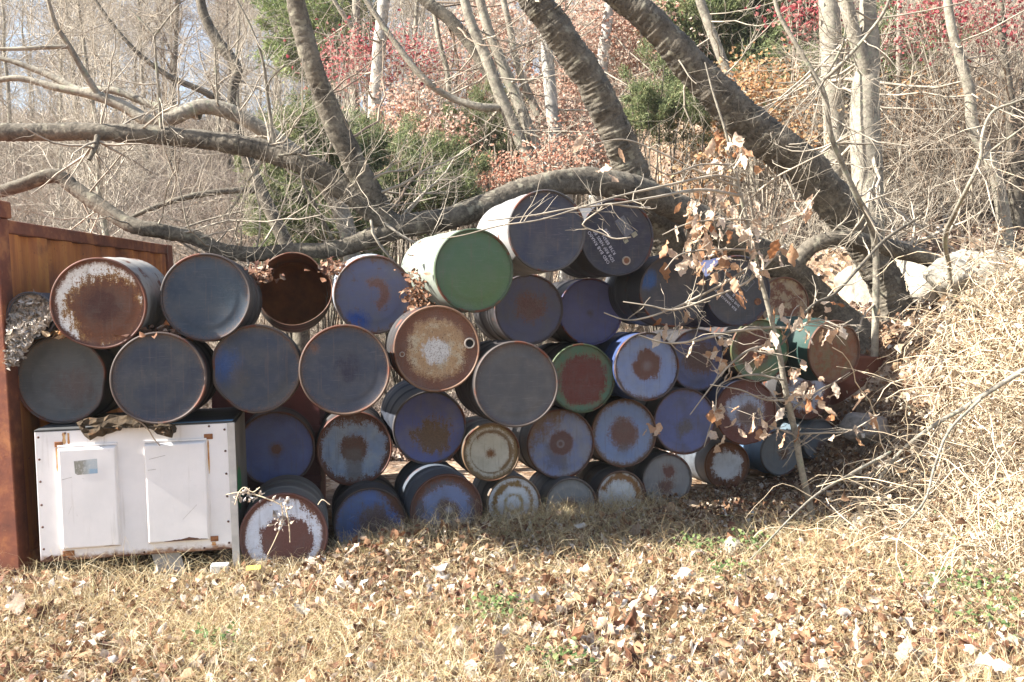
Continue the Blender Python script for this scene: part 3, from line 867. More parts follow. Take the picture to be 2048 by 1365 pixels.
def drift(name, label, c, ext, n, mat=DRIFT, sz=(.03, .075)):
    rg = np.random.default_rng(int(abs(c[0] * 997 + c[1] * 31)))
    pos = np.array(c) + rg.normal(size=(n, 3)) * np.array(ext) * .5
    V, T = leaf_batch(pos, np.array([0, -.5, 1]) + rg.normal(size=(n, 3)) * .6, rg.uniform(*sz, n), rg, .4)
    tag(MB().add(V, T=T).obj(name, mat), label, 'leaf drift', kind='stuff')


drift('leaf_drift', 'brown leaves wedged beside the white side of the green drum', (-.66, 7.25, 1.86), (.13, .3, .20), 190)
drift('leaf_drift', 'brown leaves lying between the rusty white drum and the navy drums', (-2.28, 6.5, 1.585), (.17, .2, .05), 110)
drift('leaf_drift', 'brown leaves lodged left of the open drum', (-1.83, 7.3, 1.98), (.10, .3, .07), 90)
drift('leaf_drift', 'brown leaves lying on top of the drums right of the open drum', (-1.36, 7.6, 2.03), (.10, .3, .07), 80)
drift('leaf_drift', 'few brown leaves lying beside the small pail', (-2.88, 6.40, 1.585), (.10, .12, .03), 30, TAN_LEAF)

# ------------------------------------------------------------------ white cabinet
cabmat = NT('white_enamel')
c = cabmat.coord()
sx = cabmat.n('SeparateXYZ'); cabmat.l(c, sx.inputs[0])
f = cabmat.noise(c, 3.5, 8, .65)
ff = cabmat.noise(c, 18, 7, .7)
mp = cabmat.n('Mapping'); cabmat.l(c, mp.inputs[0]); mp.inputs['Scale'].default_value = (30, 30, 2.2)
st = cabmat.noise(mp.outputs[0], 1, 4)
col = cabmat.mix(cabmat.smooth(f, .35, .7), (.80, .76, .74), (.72, .69, .67))
col = cabmat.mix(cabmat.math('MULTIPLY', cabmat.smooth(st, .58, .75), .35), col, (.45, .40, .34))
col = cabmat.mix(cabmat.math('MULTIPLY', cabmat.smooth(ff, .66, .74), .8), col, (.28, .25, .22))
col = cabmat.mix(cabmat.smooth(cabmat.math('ADD', sx.outputs[2], cabmat.math('MULTIPLY', ff, -.1)), .0, -.045), col, (.24, .12, .06))
cabmat.l(col, cabmat.b.inputs['Base Color'])
cabmat.b.inputs['Roughness'].default_value = .45
cabmat.bump(f, .15, .01)
CAB = cabmat.m
CABSIDE = flat_mat('grey_side_panel', (.17, .155, .13), .6, .3, 3)
CABTOP = flat_mat('blue_top', (.10, .22, .36), .6, .4, 4)
RUSTM = flat_mat('rust', (.24, .095, .035), .85, .45, 20)
DARKSTEEL = flat_mat('dark_steel', (.03, .022, .02), .8, .3, 8)
W_, H_, D_ = 1.20, .825, .86
cb = P(281, 1111, 6.36)
rotc = (Matrix.Rotation(R(10.5), 3, 'Z') @ Matrix.Rotation(R(-1.6), 3, 'Y')).to_euler()
cab = thing('equipment_cabinet', 'white sheet metal cabinet with two raised doors, under the drums at left', 'cabinet', cb, rotc)
hw = W_ / 2
o = bevel(MB().box(-hw, hw, 0, .012, 0, H_).obj('front_panel', CAB, cab, smooth=False), .003)
o = MB().box(-hw + .004, hw - .004, .014, D_, .01, H_ - .012).obj('body', DARKSTEEL, cab, smooth=False)
o = bevel(MB().box(hw - .006, hw + .012, .006, D_, -.10, H_ - .014).obj('side_panel', CABSIDE, cab, smooth=False), .003)
o = bevel(MB().box(hw - .03, hw + .016, -.008, .016, -.12, H_ + .002).obj('corner_angle', flat_mat('aluminium_edge', (.50, .47, .43), .5, .2, 8), cab, smooth=False), .002)
o = bevel(MB().box(-hw, hw + .005, -.004, D_, H_ + .001, H_ + .014).obj('top_panel', flat_mat('dark_top', (.045, .045, .045), .8, .4, 5), cab, smooth=False), .003)
MB().box(.18, hw + .006, -.0065, .05, H_ + .0145, H_ + .0165).obj('blue_edge', CABTOP, cab, smooth=False)


def door(u0, u1, v0, v1):
    x0, x1 = -hw + u0 * W_, -hw + u1 * W_
    z0, z1 = v0 * H_, v1 * H_
    d = .035
    V = [(x0 - .004, 0, z0), (x1 + .004, 0, z0), (x1 + .004, 0, z1), (x0 - .004, 0, z1), (x0 + .006, -d, z0 + .012), (x1 - .006, -d, z0 + .012), (x1 - .006, -d, z1 - .012), (x0 + .006, -d, z1 - .012)]
    Q = [(4, 5, 6, 7), (0, 1, 5, 4), (1, 2, 6, 5), (2, 3, 7, 6), (3, 0, 4, 7)]
    dd = MB().add(V, Q).obj('door', CAB, cab, smooth=False)
    bevel(dd, .008, 3)
    return x0, x1, z0, z1


d1 = door(.115, .405, .085, .875)
d2 = door(.545, .862, .085, .875)
BRK = []
for x, z, w2 in ((d1[0] - .022, d1[3] + .002, .05), (d1[0] - .004, d1[2] - .042, .07), (d2[1] - .012, d2[3] + .004, .055), (d2[1] + .002, d2[2] - .012, .05)):
    b_ = bevel(MB().box(x, x + w2, -.006, -.0005, z, z + .035).obj('hinge_bracket', RUSTM, cab, smooth=False), .003)
for x0, x1, z0, z1 in (d1, d2):
    b_ = bevel(MB().box(x0 - .004, x1 + .004, -.012, -.0005, z1 + .0015, z1 + .014).obj('drip_edge', CAB, cab, smooth=False), .002)
# rust runs: thin stains on the enamel below the brackets
stain = NT('rust_stain')
fs = stain.noise(stain.coord(), 22, 5)
stain.l(stain.ramp(fs, [(.35, (.62, .42, .20)), (.6, (.42, .17, .05))]), stain.b.inputs['Base Color'])
stain.b.inputs['Roughness'].default_value = .7
for x, z0, z1, w2 in ((d1[0] + .035, d1[3] + .018, H_ - .01, .012), (d1[0] + .062, d1[3] + .018, H_ - .015, .009), (d2[1] + .012, d2[3] - .22, d2[3] - .002, .006), (d1[0] - .012, d1[2] + .50, d1[3] - .002, .007), (d2[1] + .022, .03, d2[2] - .015, .02), (d1[0] + .02, .012, d1[2] - .045, .03)):
    n = 7
    zz = np.linspace(z0, z1, n); ww = w2 * (.5 + .5 * RNG.uniform(0, 1, n)); ww[0] *= .4
    V = np.concatenate([np.stack([x - ww, np.full(n, -.0012), zz], -1), np.stack([x + ww, np.full(n, -.0012), zz], -1)])
    q = [(i, n + i, n + i + 1, i + 1) for i in range(n - 1)]
    MB().add(V, q).obj('rust_stain', stain.m, cab, smooth=False)
dark_rust = flat_mat('dark_rust', (.10, .04, .022), .85, .4, 30)


def worn_edge(x0, x1, z, tk, yy, mat, seed):
    rg_ = np.random.default_rng(seed)
    n_ = max(6, int(abs(x1 - x0) / .012))
    xx = np.linspace(x0, x1, n_)
    hh = tk * np.convolve(rg_.uniform(0, 1, n_ + 4), np.ones(3) / 3, 'same')[2:-2] * np.sin(np.linspace(.15, 3.0, n_))
    V_ = np.concatenate([np.stack([xx, np.full(n_, yy), np.full(n_, z)], -1), np.stack([xx, np.full(n_, yy), z + hh], -1)])
    MB().add(V_, [(i_, i_ + 1, n_ + i_ + 1, n_ + i_) for i_ in range(n_ - 1)]).obj('rust_patch', mat, cab, smooth=False)


worn_edge(-hw + .002, -hw + .19, .002, .075, -.0014, dark_rust, 1)
worn_edge(hw - .20, hw - .03, .002, .03, -.0014, dark_rust, 2)
worn_edge(d2[0] + .10, d2[1] - .01, d2[2] + .013, .030, -.0362, dark_rust, 3)
worn_edge(-.25, .15, .002, .014, -.0014, dark_rust, 4)
worn_edge(d1[1] - .10, d1[1] - .008, d1[2] + .013, .012, -.0362, dark_rust, 5)
for x_, z_, dx_, dz_ in ((d1[0] + .02, .52, .06, .014), (d2[0] + .03, .62, .10, .02), (d2[0] + .02, .55, .05, .004), (d2[1] - .16, .22, .09, .09), (d1[0] + .05, .30, .02, .05)):
    MB().add([(x_, -.0362, z_), (x_ + dx_, -.0362, z_ + dz_), (x_ + dx_, -.0362, z_ + dz_ + .0022), (x_, -.0362, z_ + .0022)], [(0, 1, 2, 3)]).obj('scratch', BUNG_STEEL, cab, smooth=False)
V, Q = lathe([(.0075, .0), (.0065, -.004), (.0005, -.005)], 10)
screw_me = MB().add(V, Q).mesh('screw', flat_mat('screw_rust', (.09, .04, .025), .8, .3, 60, 0))
for x, z in [(-hw + .022, H_ * v) for v in (.10, .27, .44, .62, .79, .96)] + [(hw - .048, H_ * v) for v in (.05, .22, .42, .60, .78, .95)] + [(-hw + W_ * u, .018) for u in (.2, .37, .52, .68, .83)] + [(-hw + W_ * u, H_ - .015) for u in (.15, .3, .7, .88)]:
    s_ = link('screw', screw_me, cab); s_.location = (x, -.0006, z)
# sticker on left door
stk = NT('faded_sticker')
c = stk.coord()
sx = stk.n('SeparateXYZ'); stk.l(c, sx.inputs[0])
col = stk.mix(stk.smooth(stk.math('ADD', sx.outputs[0], stk.math('MULTIPLY', stk.noise(c, 40, 4), .06)), .0, .06), (.24, .23, .19), (.40, .44, .46))
blue = stk.math('MULTIPLY', stk.smooth(sx.outputs[2], -.012, -.02), stk.smooth(sx.outputs[0], .01, .03))
col = stk.mix(stk.math('MULTIPLY', blue, .7), stk.mix(stk.math('MULTIPLY', stk.smooth(stk.noise(c, 70, 6, .7), .5, .62), .6), col, (.55, .53, .50)), (.20, .34, .48))
stk.l(col, stk.b.inputs['Base Color'])
xs = (d1[0] + d1[1]) / 2 - .01; zs = d1[3] - .125
V = [(-.068, 0, .038), (.070, 0, .046), (.070, 0, -.046), (-.050, 0, -.050), (-.064, 0, -.040)]
o = MB().add(np.array(V) , T=[(0, 3, 1), (1, 3, 2), (0, 4, 3)]).obj('sticker', stk.m, cab, smooth=False)
o.location = (xs, -.0362, zs)
# green disc emblem and letter blocks on the side
V, Q = lathe([(.145, 0), (.001, 0)], 40)
V = V[:, [1, 0, 2]]
keep = MB().add(V, Q).obj('green_emblem', flat_mat('emblem_green', (.02, .17, .05), .6, .2, 6), cab, smooth=False)
keep.location = (hw + .0145, .20, .36); keep.rotation_euler = (0, 0, 0)
for j, (s_, mm) in enumerate((('F', CABTOP), ('E', CABTOP), ('A', PRINT_KHAKI), ('L', CABTOP))):
    text_mesh('side_letter', s_, .10, flat_mat('faded_letter', (.14, .13, .11) if j != 2 else (.30, .25, .05), .7, .3, 20, 0), cab, (hw + .0145, .07, H_ - .14 - .095 * j), (R(90), 0, R(90)))
# legs
for x in (-hw + .1, hw - .12):
    MB().box(x, x + .06, .1, .16, -.14, .008).obj('leg', DARKSTEEL, cab, smooth=False)
    MB().box(x, x + .06, D_ - .2, D_ - .14, -.16, .008).obj('leg', DARKSTEEL, cab, smooth=False)
V = [(.06, .03, .0), (.235, .03, .0), (.275, .045, -.17), (.105, .045, -.17), (.06, .05, .0), (.235, .05, .0), (.275, .065, -.17), (.105, .065, -.17)]
Q = [(0, 3, 2, 1), (4, 5, 6, 7), (0, 1, 5, 4), (1, 2, 6, 5), (2, 3, 7, 6), (3, 0, 4, 7)]
MB().add(V, Q).obj('support_plate', flat_mat('grey_plate', (.34, .33, .31), .7, .2, 5), cab, smooth=False)

# torn bark sheet lying over the cabinet's front edge
outl = [(440, 200), (500, 272), (600, 277), (680, 242), (745, 205), (800, 197), (870, 226), (940, 268), (1005, 278), (1032, 230), (985, 195), (900, 175), (790, 160), (640, 150), (520, 165)]
rgb = np.random.default_rng(3)
fine = []
for i in range(len(outl)):
    p0, p1 = np.array(outl[i]), np.array(outl[(i + 1) % len(outl)])
    for q in (0, .33, .66):
        fine.append(p0 * (1 - q) + p1 * q + rgb.normal(size=2) * (7 if q else 3))
top = [(x / 2.926, 780 + y / 2.926) for x, y in fine]
pts = np.array([P(x, y, 6.295 + .012 * rgb.normal()) for x, y in top])
n = len(pts)
# spine runs along the length so the sheet reads as a long curled strip
spx = np.clip(pts[:, 0], *np.quantile(pts[:, 0], (.12, .88)))
spine = np.stack([spx, np.full(n, 6.285), np.interp(spx, np.sort(pts[:, 0]), np.full(n, pts[:, 2].mean()))], -1)
rings = [pts]
for q in (.35, .7, 1.0):
    rr_ = pts * (1 - q) + spine * q
    rr_[:, 1] += -.018 * math.sin(q * 2.2) + .010 * rgb.normal(size=n)
    rr_[:, 2] += .006 * rgb.normal(size=n)
    rings.append(rr_)
back = [r_ + np.array([0, .012, 0]) for r_ in rings]
V = np.concatenate(rings + back)
Q = []
for k in range(3):
    for i in range(n):
        j = (i + 1) % n
        Q += [(k * n + i, k * n + j, (k + 1) * n + j, (k + 1) * n + i), ((4 + k) * n + j, (4 + k) * n + i, (5 + k) * n + i, (5 + k) * n + j)]
Q += [((i + 1) % n, i, 4 * n + i, 4 * n + (i + 1) % n) for i in range(n)]
tag(MB().add(V, Q).obj('bark_sheet', bark_mat('bark_sheet', (.016, .012, .008), (.085, .058, .034), 30, (.16, .075, .03)), smooth=False), 'torn strip of dark bark hanging over the top edge of the white cabinet', 'bark')
W = np.array([P(a, b, 6.27) for a, b in ((268, 838), (285, 848), (298, 862), (308, 878), (320, 892))])
V, Q = tubes(catmull(W, 12)[None], np.linspace(.006, .003, 12)[None], 5)
tag(MB().add(V, Q).obj('stalk', TWIG_BROWN), 'curved dry stalk hanging in front of the cabinet below the bark strip', 'stalk')

# small white block and yellow scrap under the cabinet
p = P(438, 1140, 6.30)
o = thing('plastic_block', 'small white plastic block with a dark square hole, on the ground under the cabinet corner', 'block', p, (0, 0, R(8)))
bevel(MB().box(-.055, .055, 0, .08, -.028, .028).obj('case', flat_mat('white_plastic', (.6, .62, .62), .5, .1, 5), o, smooth=False), .006)
bevel(MB().box(.008, .034, -.003, .0, -.016, .012).obj('socket', BLACK, o, smooth=False), .001)
p = P(507, 1136, 6.25)
o = MB().box(-.045, .045, -.004, .004, -.014, .014).obj('paper_scrap', flat_mat('yellow_paper', (.60, .48, .06), .7, .15, 8), smooth=False)
o.location = p; o.rotation_euler = (R(-35), R(-5), 0); tag(o, 'small yellow paper scrap in the grass left of the white drum end', 'scrap')

# dull red crate behind the cabinet
o = thing('metal_crate', 'dull red metal crate showing in the gap behind the navy drums', 'crate', (-1.95, 7.9, .0), (0, 0, R(6.4)))
redm = flat_mat('dull_red_paint', (.13, .035, .035), .7, .3, 5)
bevel(MB().box(-.42, .42, 0, .6, .0, 1.22).obj('body', redm, o, smooth=False), .01)
for z in (.35, .75, 1.12):
    bevel(MB().box(-.43, .43, -.02, -.002, z, z + .05).obj('rail', redm, o, smooth=False), .006)

# upright rusty drum at the far right
p = P(1724, 812, 10.25)
o = thing('rusty_drum', 'upright rust red drum standing behind the grey boulder under the trunk', 'drum', p + np.array([0, .25, -.35]), (R(3), R(3), 0))
prof = [(.001, 0), (.285, 0), (.29, .02), (.285, .03), (.285, .27), (.294, .29), (.285, .31), (.285, .56), (.294, .58), (.285, .60), (.285, .84), (.29, .85), (.285, .88)]
V, Q = lathe(prof, 40); V = V[:, [0, 2, 1]]
MB().add(V, Q[:, ::-1]).obj('shell', shell_mat('rust_red_paint', (.15, .05, .03), .6, 26), o)
V, Q = lathe([(.28, .865), (.001, .865)], 40); V = V[:, [0, 2, 1]]
MB().add(V, Q[:, ::-1]).obj('lid', shell_mat('rust_red_lid', (.15, .05, .03), .6, 27), o)

# ------------------------------------------------------------------ rusty container at the left edge
cm = NT('rusty_container_paint')
c = cm.coord()
f = cm.noise(c, 2.2, 9, .65)
mp = cm.n('Mapping'); cm.l(c, mp.inputs[0]); mp.inputs['Scale'].default_value = (7, 7, .8)
f2 = cm.noise(mp.outputs[0], 1.6, 6, .6)
f3 = cm.noise(c, 26, 6, .7)
col = cm.ramp(f2, [(.28, (.19, .055, .020)), (.5, (.40, .13, .03)), (.72, (.52, .21, .045))])
col = cm.mix(cm.smooth(f, .5, .7), col, (.15, .045, .025))
col = cm.mix(cm.smooth(f3, .60, .72), col, (.10, .03, .02))
cm.l(col, cm.b.inputs['Base Color'])
cm.b.inputs['Roughness'].default_value = .75
cm.bump(f3, .35, .006)
CONT = cm.m
cr = NT('rusty_frame')
c = cr.coord()
f = cr.noise(c, 4, 9, .68); f3 = cr.noise(c, 30, 6, .7)
col = cr.ramp(f, [(.34, (.09, .025, .014)), (.5, (.17, .048, .022)), (.66, (.34, .13, .045))])
col = cr.mix(cr.smooth(f3, .62, .74), col, (.40, .24, .12))
cr.l(col, cr.b.inputs['Base Color']); cr.b.inputs['Roughness'].default_value = .8
cr.bump(f3, .4, .006)
FRAME = cr.m
ct = thing('shipping_container', 'small rust orange shipping container at the left edge of the drum stack', 'container', (-3.13, 6.30, 0.02), (0, R(-2.6), 0))
LC, WC, HC = 3.25, 2.4, 2.30
bevel(MB().box(-.17, 0, 0, .15, 0, HC).obj('corner_post', FRAME, ct, smooth=False), .008)
bevel(MB().box(-.15, 0, LC - .15, LC, 0, HC).obj('corner_post', FRAME, ct, smooth=False), .008)
bevel(MB().box(-WC, -WC + .17, 0, .15, 0, HC).obj('corner_post', FRAME, ct, smooth=False), .008)
bevel(MB().box(-.08, -.004, .152, LC - .152, HC - .09, HC - .004).obj('top_rail', FRAME, ct, smooth=False), .008)
bevel(MB().box(-.10, -.004, .152, LC - .152, .002, .14).obj('bottom_rail', FRAME, ct, smooth=False), .008)
bevel(MB().box(-WC + .172, -.172, .01, .10, HC - .12, HC - .004).obj('front_rail', FRAME, ct, smooth=False), .008)
bevel(MB().box(-.185, .015, -.01, .17, HC + .002, HC + .11).obj('corner_casting', FRAME, ct, smooth=False), .01)
V = []; per = .40; y = .153
ys = []
while y < LC - .153:
    ys += [(y, -.018), (y + .15, -.018), (y + .20, -.055), (y + .35, -.055)]
    y += per
ys = [q for q in ys if q[0] < LC - .153] + [(LC - .153, -.018)]
for yy, xx in ys:
    V += [(xx, yy, .142), (xx, yy, HC - .092)]
q = [(2 * i, 2 * i + 2, 2 * i + 3, 2 * i + 1) for i in range(len(ys) - 1)]
MB().add(V, q).obj('side_wall', CONT, ct, smooth=False)
MB().box(-WC + .172, -.172, .05, .06, .05, HC - .122).obj('end_wall', CONT, ct, smooth=False)
MB().box(-WC, -.082, .1, LC - .01, HC - .06, HC - .03).obj('roof', FRAME, ct, smooth=False)
MB().box(-WC, -WC + .05, .152, LC, .0, HC - .062).obj('far_wall', CONT, ct, smooth=False)
MB().box(-WC, -.16, LC - .06, LC - .01, .0, HC - .062).obj('back_wall', CONT, ct, smooth=False)

# ------------------------------------------------------------------ big leaning trees over the stack
def stem(name, pts, mat, parent, S=16, rough=.05, dens=70, drop=False, seed=0, tip=False):
    W, rr = px_line(pts)
    if drop:
        b = W[-1].copy(); b[2] = min(H(b[0], b[1]) - .15, W[-1][2] - .1)
        W = np.vstack([W, b]); rr = np.append(rr, rr[-1] * 1.15)
    Ln = np.linalg.norm(np.diff(W, axis=0), axis=1).sum()
    n = int(max(8, min(420, Ln * dens)))
    C = catmull(W, n)
    rad = np.maximum(catmull(np.stack([rr, rr, rr], 1), n)[:, 0], .0015)
    rg = np.random.default_rng(seed + len(pts) * 7)
    k = rg.normal(size=(n, S))
    for _ in range(1):
        k = (k + np.roll(k, 1, 1) + np.roll(k, -1, 1)) / 2.2
    low = np.repeat(rg.normal(size=(n // 12 + 2, S)), 12, 0)[:n]
    k = .9 * k + .25 * rg.normal(size=(n, 1))
    ker = np.ones(9) / 9
    low = np.stack([np.convolve(np.pad(low[:, j], 4, mode='edge'), ker, 'valid') for j in range(S)], 1)
    low = (low + np.roll(low, 1, 1) + np.roll(low, -1, 1)) / 3
    Rn = rad[:, None] * (1 + rough * (.55 * k + 1.3 * low))
    if tip: Rn[-1] = .0005
    V, Q = tubes(C[None], Rn[None], S, ref=(0, 1, 0))
    o = MB().add(V, Q).obj(name, mat, parent)
    m = max(8, n // 12)
    ii = np.linspace(0, n - 1, m).astype(int)
    return o, C[ii][None], rad[ii][None]


def twigs(parent, name, Pn, Rn, spec, mat, S=3):
    """spec: list of dicts for children(); all levels joined in one mesh"""
    mb = MB()
    lv = [(Pn, Rn)]
    for sp in spec:
        C, r = children(*lv[-1], **sp)
        V, Q = tubes(C, r, S if len(lv) > 1 else max(S, 4))
        mb.add(V, Q)
        lv.append((C, r))
    return tag(mb.obj(name, mat, parent), kind='stuff'), lv


def base_of(pts):
    a = pts[-1]
    return P(a[0], a[1], a[3])


# tree lying over the drums
tr = thing('leaning_tree', 'dark leaning tree whose trunk lies right across the top of the drum stack', 'tree', (0, 0, 0), group='old cherry trees behind the drums')
A = [(-60, 400, 20, 8.5), (30, 375, 25, 8.5), (108, 352, 28, 8.5), (150, 378, 28, 8.5), (200, 412, 29, 8.45), (262, 450, 31, 8.4), (320, 462, 30, 8.4), (385, 475, 30, 8.4), (440, 500, 29, 8.4), (505, 510, 29, 8.4), (590, 502, 29, 8.4), (665, 500, 32, 8.4), (730, 480, 38, 8.4), (790, 460, 46, 8.4), (850, 446, 45, 8.4), (900, 436, 44, 8.45), (980, 408, 46, 8.55), (1050, 382, 48, 8.65), (1120, 366, 50, 8.75), (1190, 364, 54, 8.85), (1250, 374, 60, 9.0), (1320, 398, 54.4, 9.25), (1400, 440, 59.2, 9.6), (1490, 494, 62.4, 10.1), (1570, 540, 65.6, 10.6), (1640, 602, 68.8, 10.95), (1700, 660, 73.6, 10.9), (1750, 720, 80.0, 10.7), (1790, 790, 89.6, 10.5), (1805, 860, 96.0, 10.4)]
o, pA, rA = stem('trunk', A, BARK_DARK, tr, 24, .075, 60, seed=1)
B1 = [(-70, 258, 34, 8.0), (0, 264, 35, 8.05), (100, 265, 35, 8.1), (200, 264, 35, 8.1), (330, 272, 37, 8.2), (450, 287, 40, 8.25), (530, 302, 44, 8.3), (600, 325, 47, 8.3), (660, 358, 48, 8.35), (720, 402, 46, 8.35), (770, 440, 44, 8.4), (820, 458, 40, 8.42)]
o, pB, rB = stem('branch', B1, BARK_DARK, tr, 20, .065, 80, seed=2)
B2 = [(583, -40, 36, 7.9), (600, 40, 38, 7.95), (625, 130, 40, 8.0), (650, 200, 43, 8.1), (690, 290, 46, 8.2), (725, 360, 48, 8.3), (762, 430, 50, 8.4), (785, 466, 40, 8.42)]
o, pC, rC = stem('branch', B2, BARK_DARK, tr, 20, .065, 80, seed=3)
TW1 = [dict(n=9, length=(.7, 1.9), ang=(35, 80), K=9, wig=.19, up=.4, rr=.15, taper=.3, lenfall=.2, rmin=.004),
       dict(n=5, length=(.3, .9), ang=(25, 60), K=6, wig=.18, up=.1, rr=.55, lenfall=.4, rmin=.0022),
       dict(n=5, length=(.12, .45), ang=(25, 65), K=5, wig=.22, up=.05, rr=.6, lenfall=.3, rmin=.0015)]
for q, (pp, rr2) in enumerate(((pA[:, :16], rA[:, :16]), (pB, rB), (pC, rC))):
    twigs(tr, 'twigs', pp, rr2, [dict(TW1[0], n=(24, 20, 6)[q]), TW1[1], TW1[2]], (TWIG_LIGHT, TWIG_LIGHT, TWIG_BROWN)[q])
for pts in ([(308, 60, 4, 8.0), (312, 120, 5, 8.05), (318, 190, 7, 8.1), (323, 255, 8, 8.15)],
            [(358, 10, 3, 8.0), (330, 45, 4, 8.0), (310, 72, 5, 8.0)], [(255, 15, 3, 8.0), (285, 45, 4, 8.0), (310, 75, 5, 8.0)],
            [(462, -20, 3, 8.0), (500, 50, 4, 8.05), (525, 120, 6, 8.1), (536, 200, 7, 8.2), (548, 290, 9, 8.25)],
            [(570, 130, 4, 8.1), (540, 160, 5, 8.15), (533, 190, 6, 8.2)],
            [(430, 95, 3, 8.1), (432, 150, 4, 8.15), (435, 205, 5, 8.2)],
            [(195, 272, 12, 8.0), (190, 295, 12, 7.95), (178, 320, 9, 7.9)],
            [(610, 262, 6, 8.0), (612, 310, 7, 8.0), (605, 360, 7, 8.0), (630, 410, 7, 8.1), (665, 480, 9, 8.35)],
            [(556, 312, 5, 7.98), (585, 308, 6, 7.98), (612, 306, 7, 8.0)]):
    o, pp, rr2 = stem('side_shoot', pts, BARK_GREY if pts[0][1] < 200 else BARK_DARK, tr, 7, .04, 40, tip=False, seed=11)
    twigs(tr, 'twigs', pp, rr2, [dict(n=7, length=(.2, .8), ang=(30, 65), K=6, wig=.16, up=.15, rr=.5, lenfall=.2, rmin=.002), dict(n=4, length=(.1, .4), ang=(30, 60), K=5, wig=.2, rr=.6, rmin=.0015)], TWIG_LIGHT)

# second stem, rising steeply behind the blue drum
tr = thing('leaning_tree', 'thick grey brown trunk slanting up to the left behind the two top drums', 'tree', (0, 0, 0), group='old cherry trees behind the drums')
C1 = [(1030, -60, 52.7, 9.3), (1065, -5, 56.1, 9.35), (1110, 55, 59.5, 9.4), (1165, 135, 61.2, 9.5), (1210, 220, 62.9, 9.6), (1245, 300, 64.6, 9.7), (1280, 380, 69.7, 9.8), (1325, 465, 73.1, 10.0), (1370, 550, 76.5, 10.2), (1420, 650, 80.8, 10.35), (1450, 740, 89.2, 10.4)]
o, pp, rr2 = stem('trunk', C1, BARK_DARK, tr, 28, .07, 90, drop=True, seed=5)
twigs(tr, 'twigs', pp[:, :8], rr2[:, :8], [dict(TW1[0], n=8, length=(.5, 1.3), up=.3, rr=.1), TW1[1], TW1[2]], TWIG_LIGHT)
# third stem with a thick limb
tr = thing('leaning_tree', 'thickest dark trunk sweeping from the bramble bank up to the left out of the picture', 'tree', (0, 0, 0), group='old cherry trees behind the drums')
D1 = [(1190, -50, 52.8, 10.2), (1240, -8, 56.0, 10.25), (1310, 52, 60.8, 10.3), (1385, 135, 67.2, 10.4), (1450, 205, 73.6, 10.5), (1530, 275, 78.4, 10.6), (1615, 345, 78.4, 10.7), (1690, 430, 73.6, 10.8), (1745, 515, 70.4, 10.9), (1785, 600, 68.8, 10.9), (1808, 690, 73.6, 10.85), (1820, 780, 86.4, 10.8)]
o, pp, rr2 = stem('trunk', D1, BARK_DARK, tr, 28, .07, 90, drop=True, seed=6)
twigs(tr, 'twigs', pp, rr2, [dict(TW1[0], n=14, length=(.5, 1.5), up=.2, rr=.09), TW1[1], TW1[2]], TWIG_LIGHT)
E1 = [(1585, 545, 30, 10.5), (1605, 510, 32, 10.5), (1635, 487, 33, 10.5), (1690, 478, 33, 10.55), (1740, 488, 38, 10.7), (1790, 500, 34, 10.8), (1860, 520, 30, 10.9), (1905, 560, 26, 10.9)]
o, pp, rr2 = stem('limb', E1, BARK_DARK, tr, 14, .05, 50, seed=7)
twigs(tr, 'twigs', pp, rr2, [dict(TW1[0], n=8, length=(.4, 1.0), rr=.2), TW1[1]], TWIG_LIGHT)

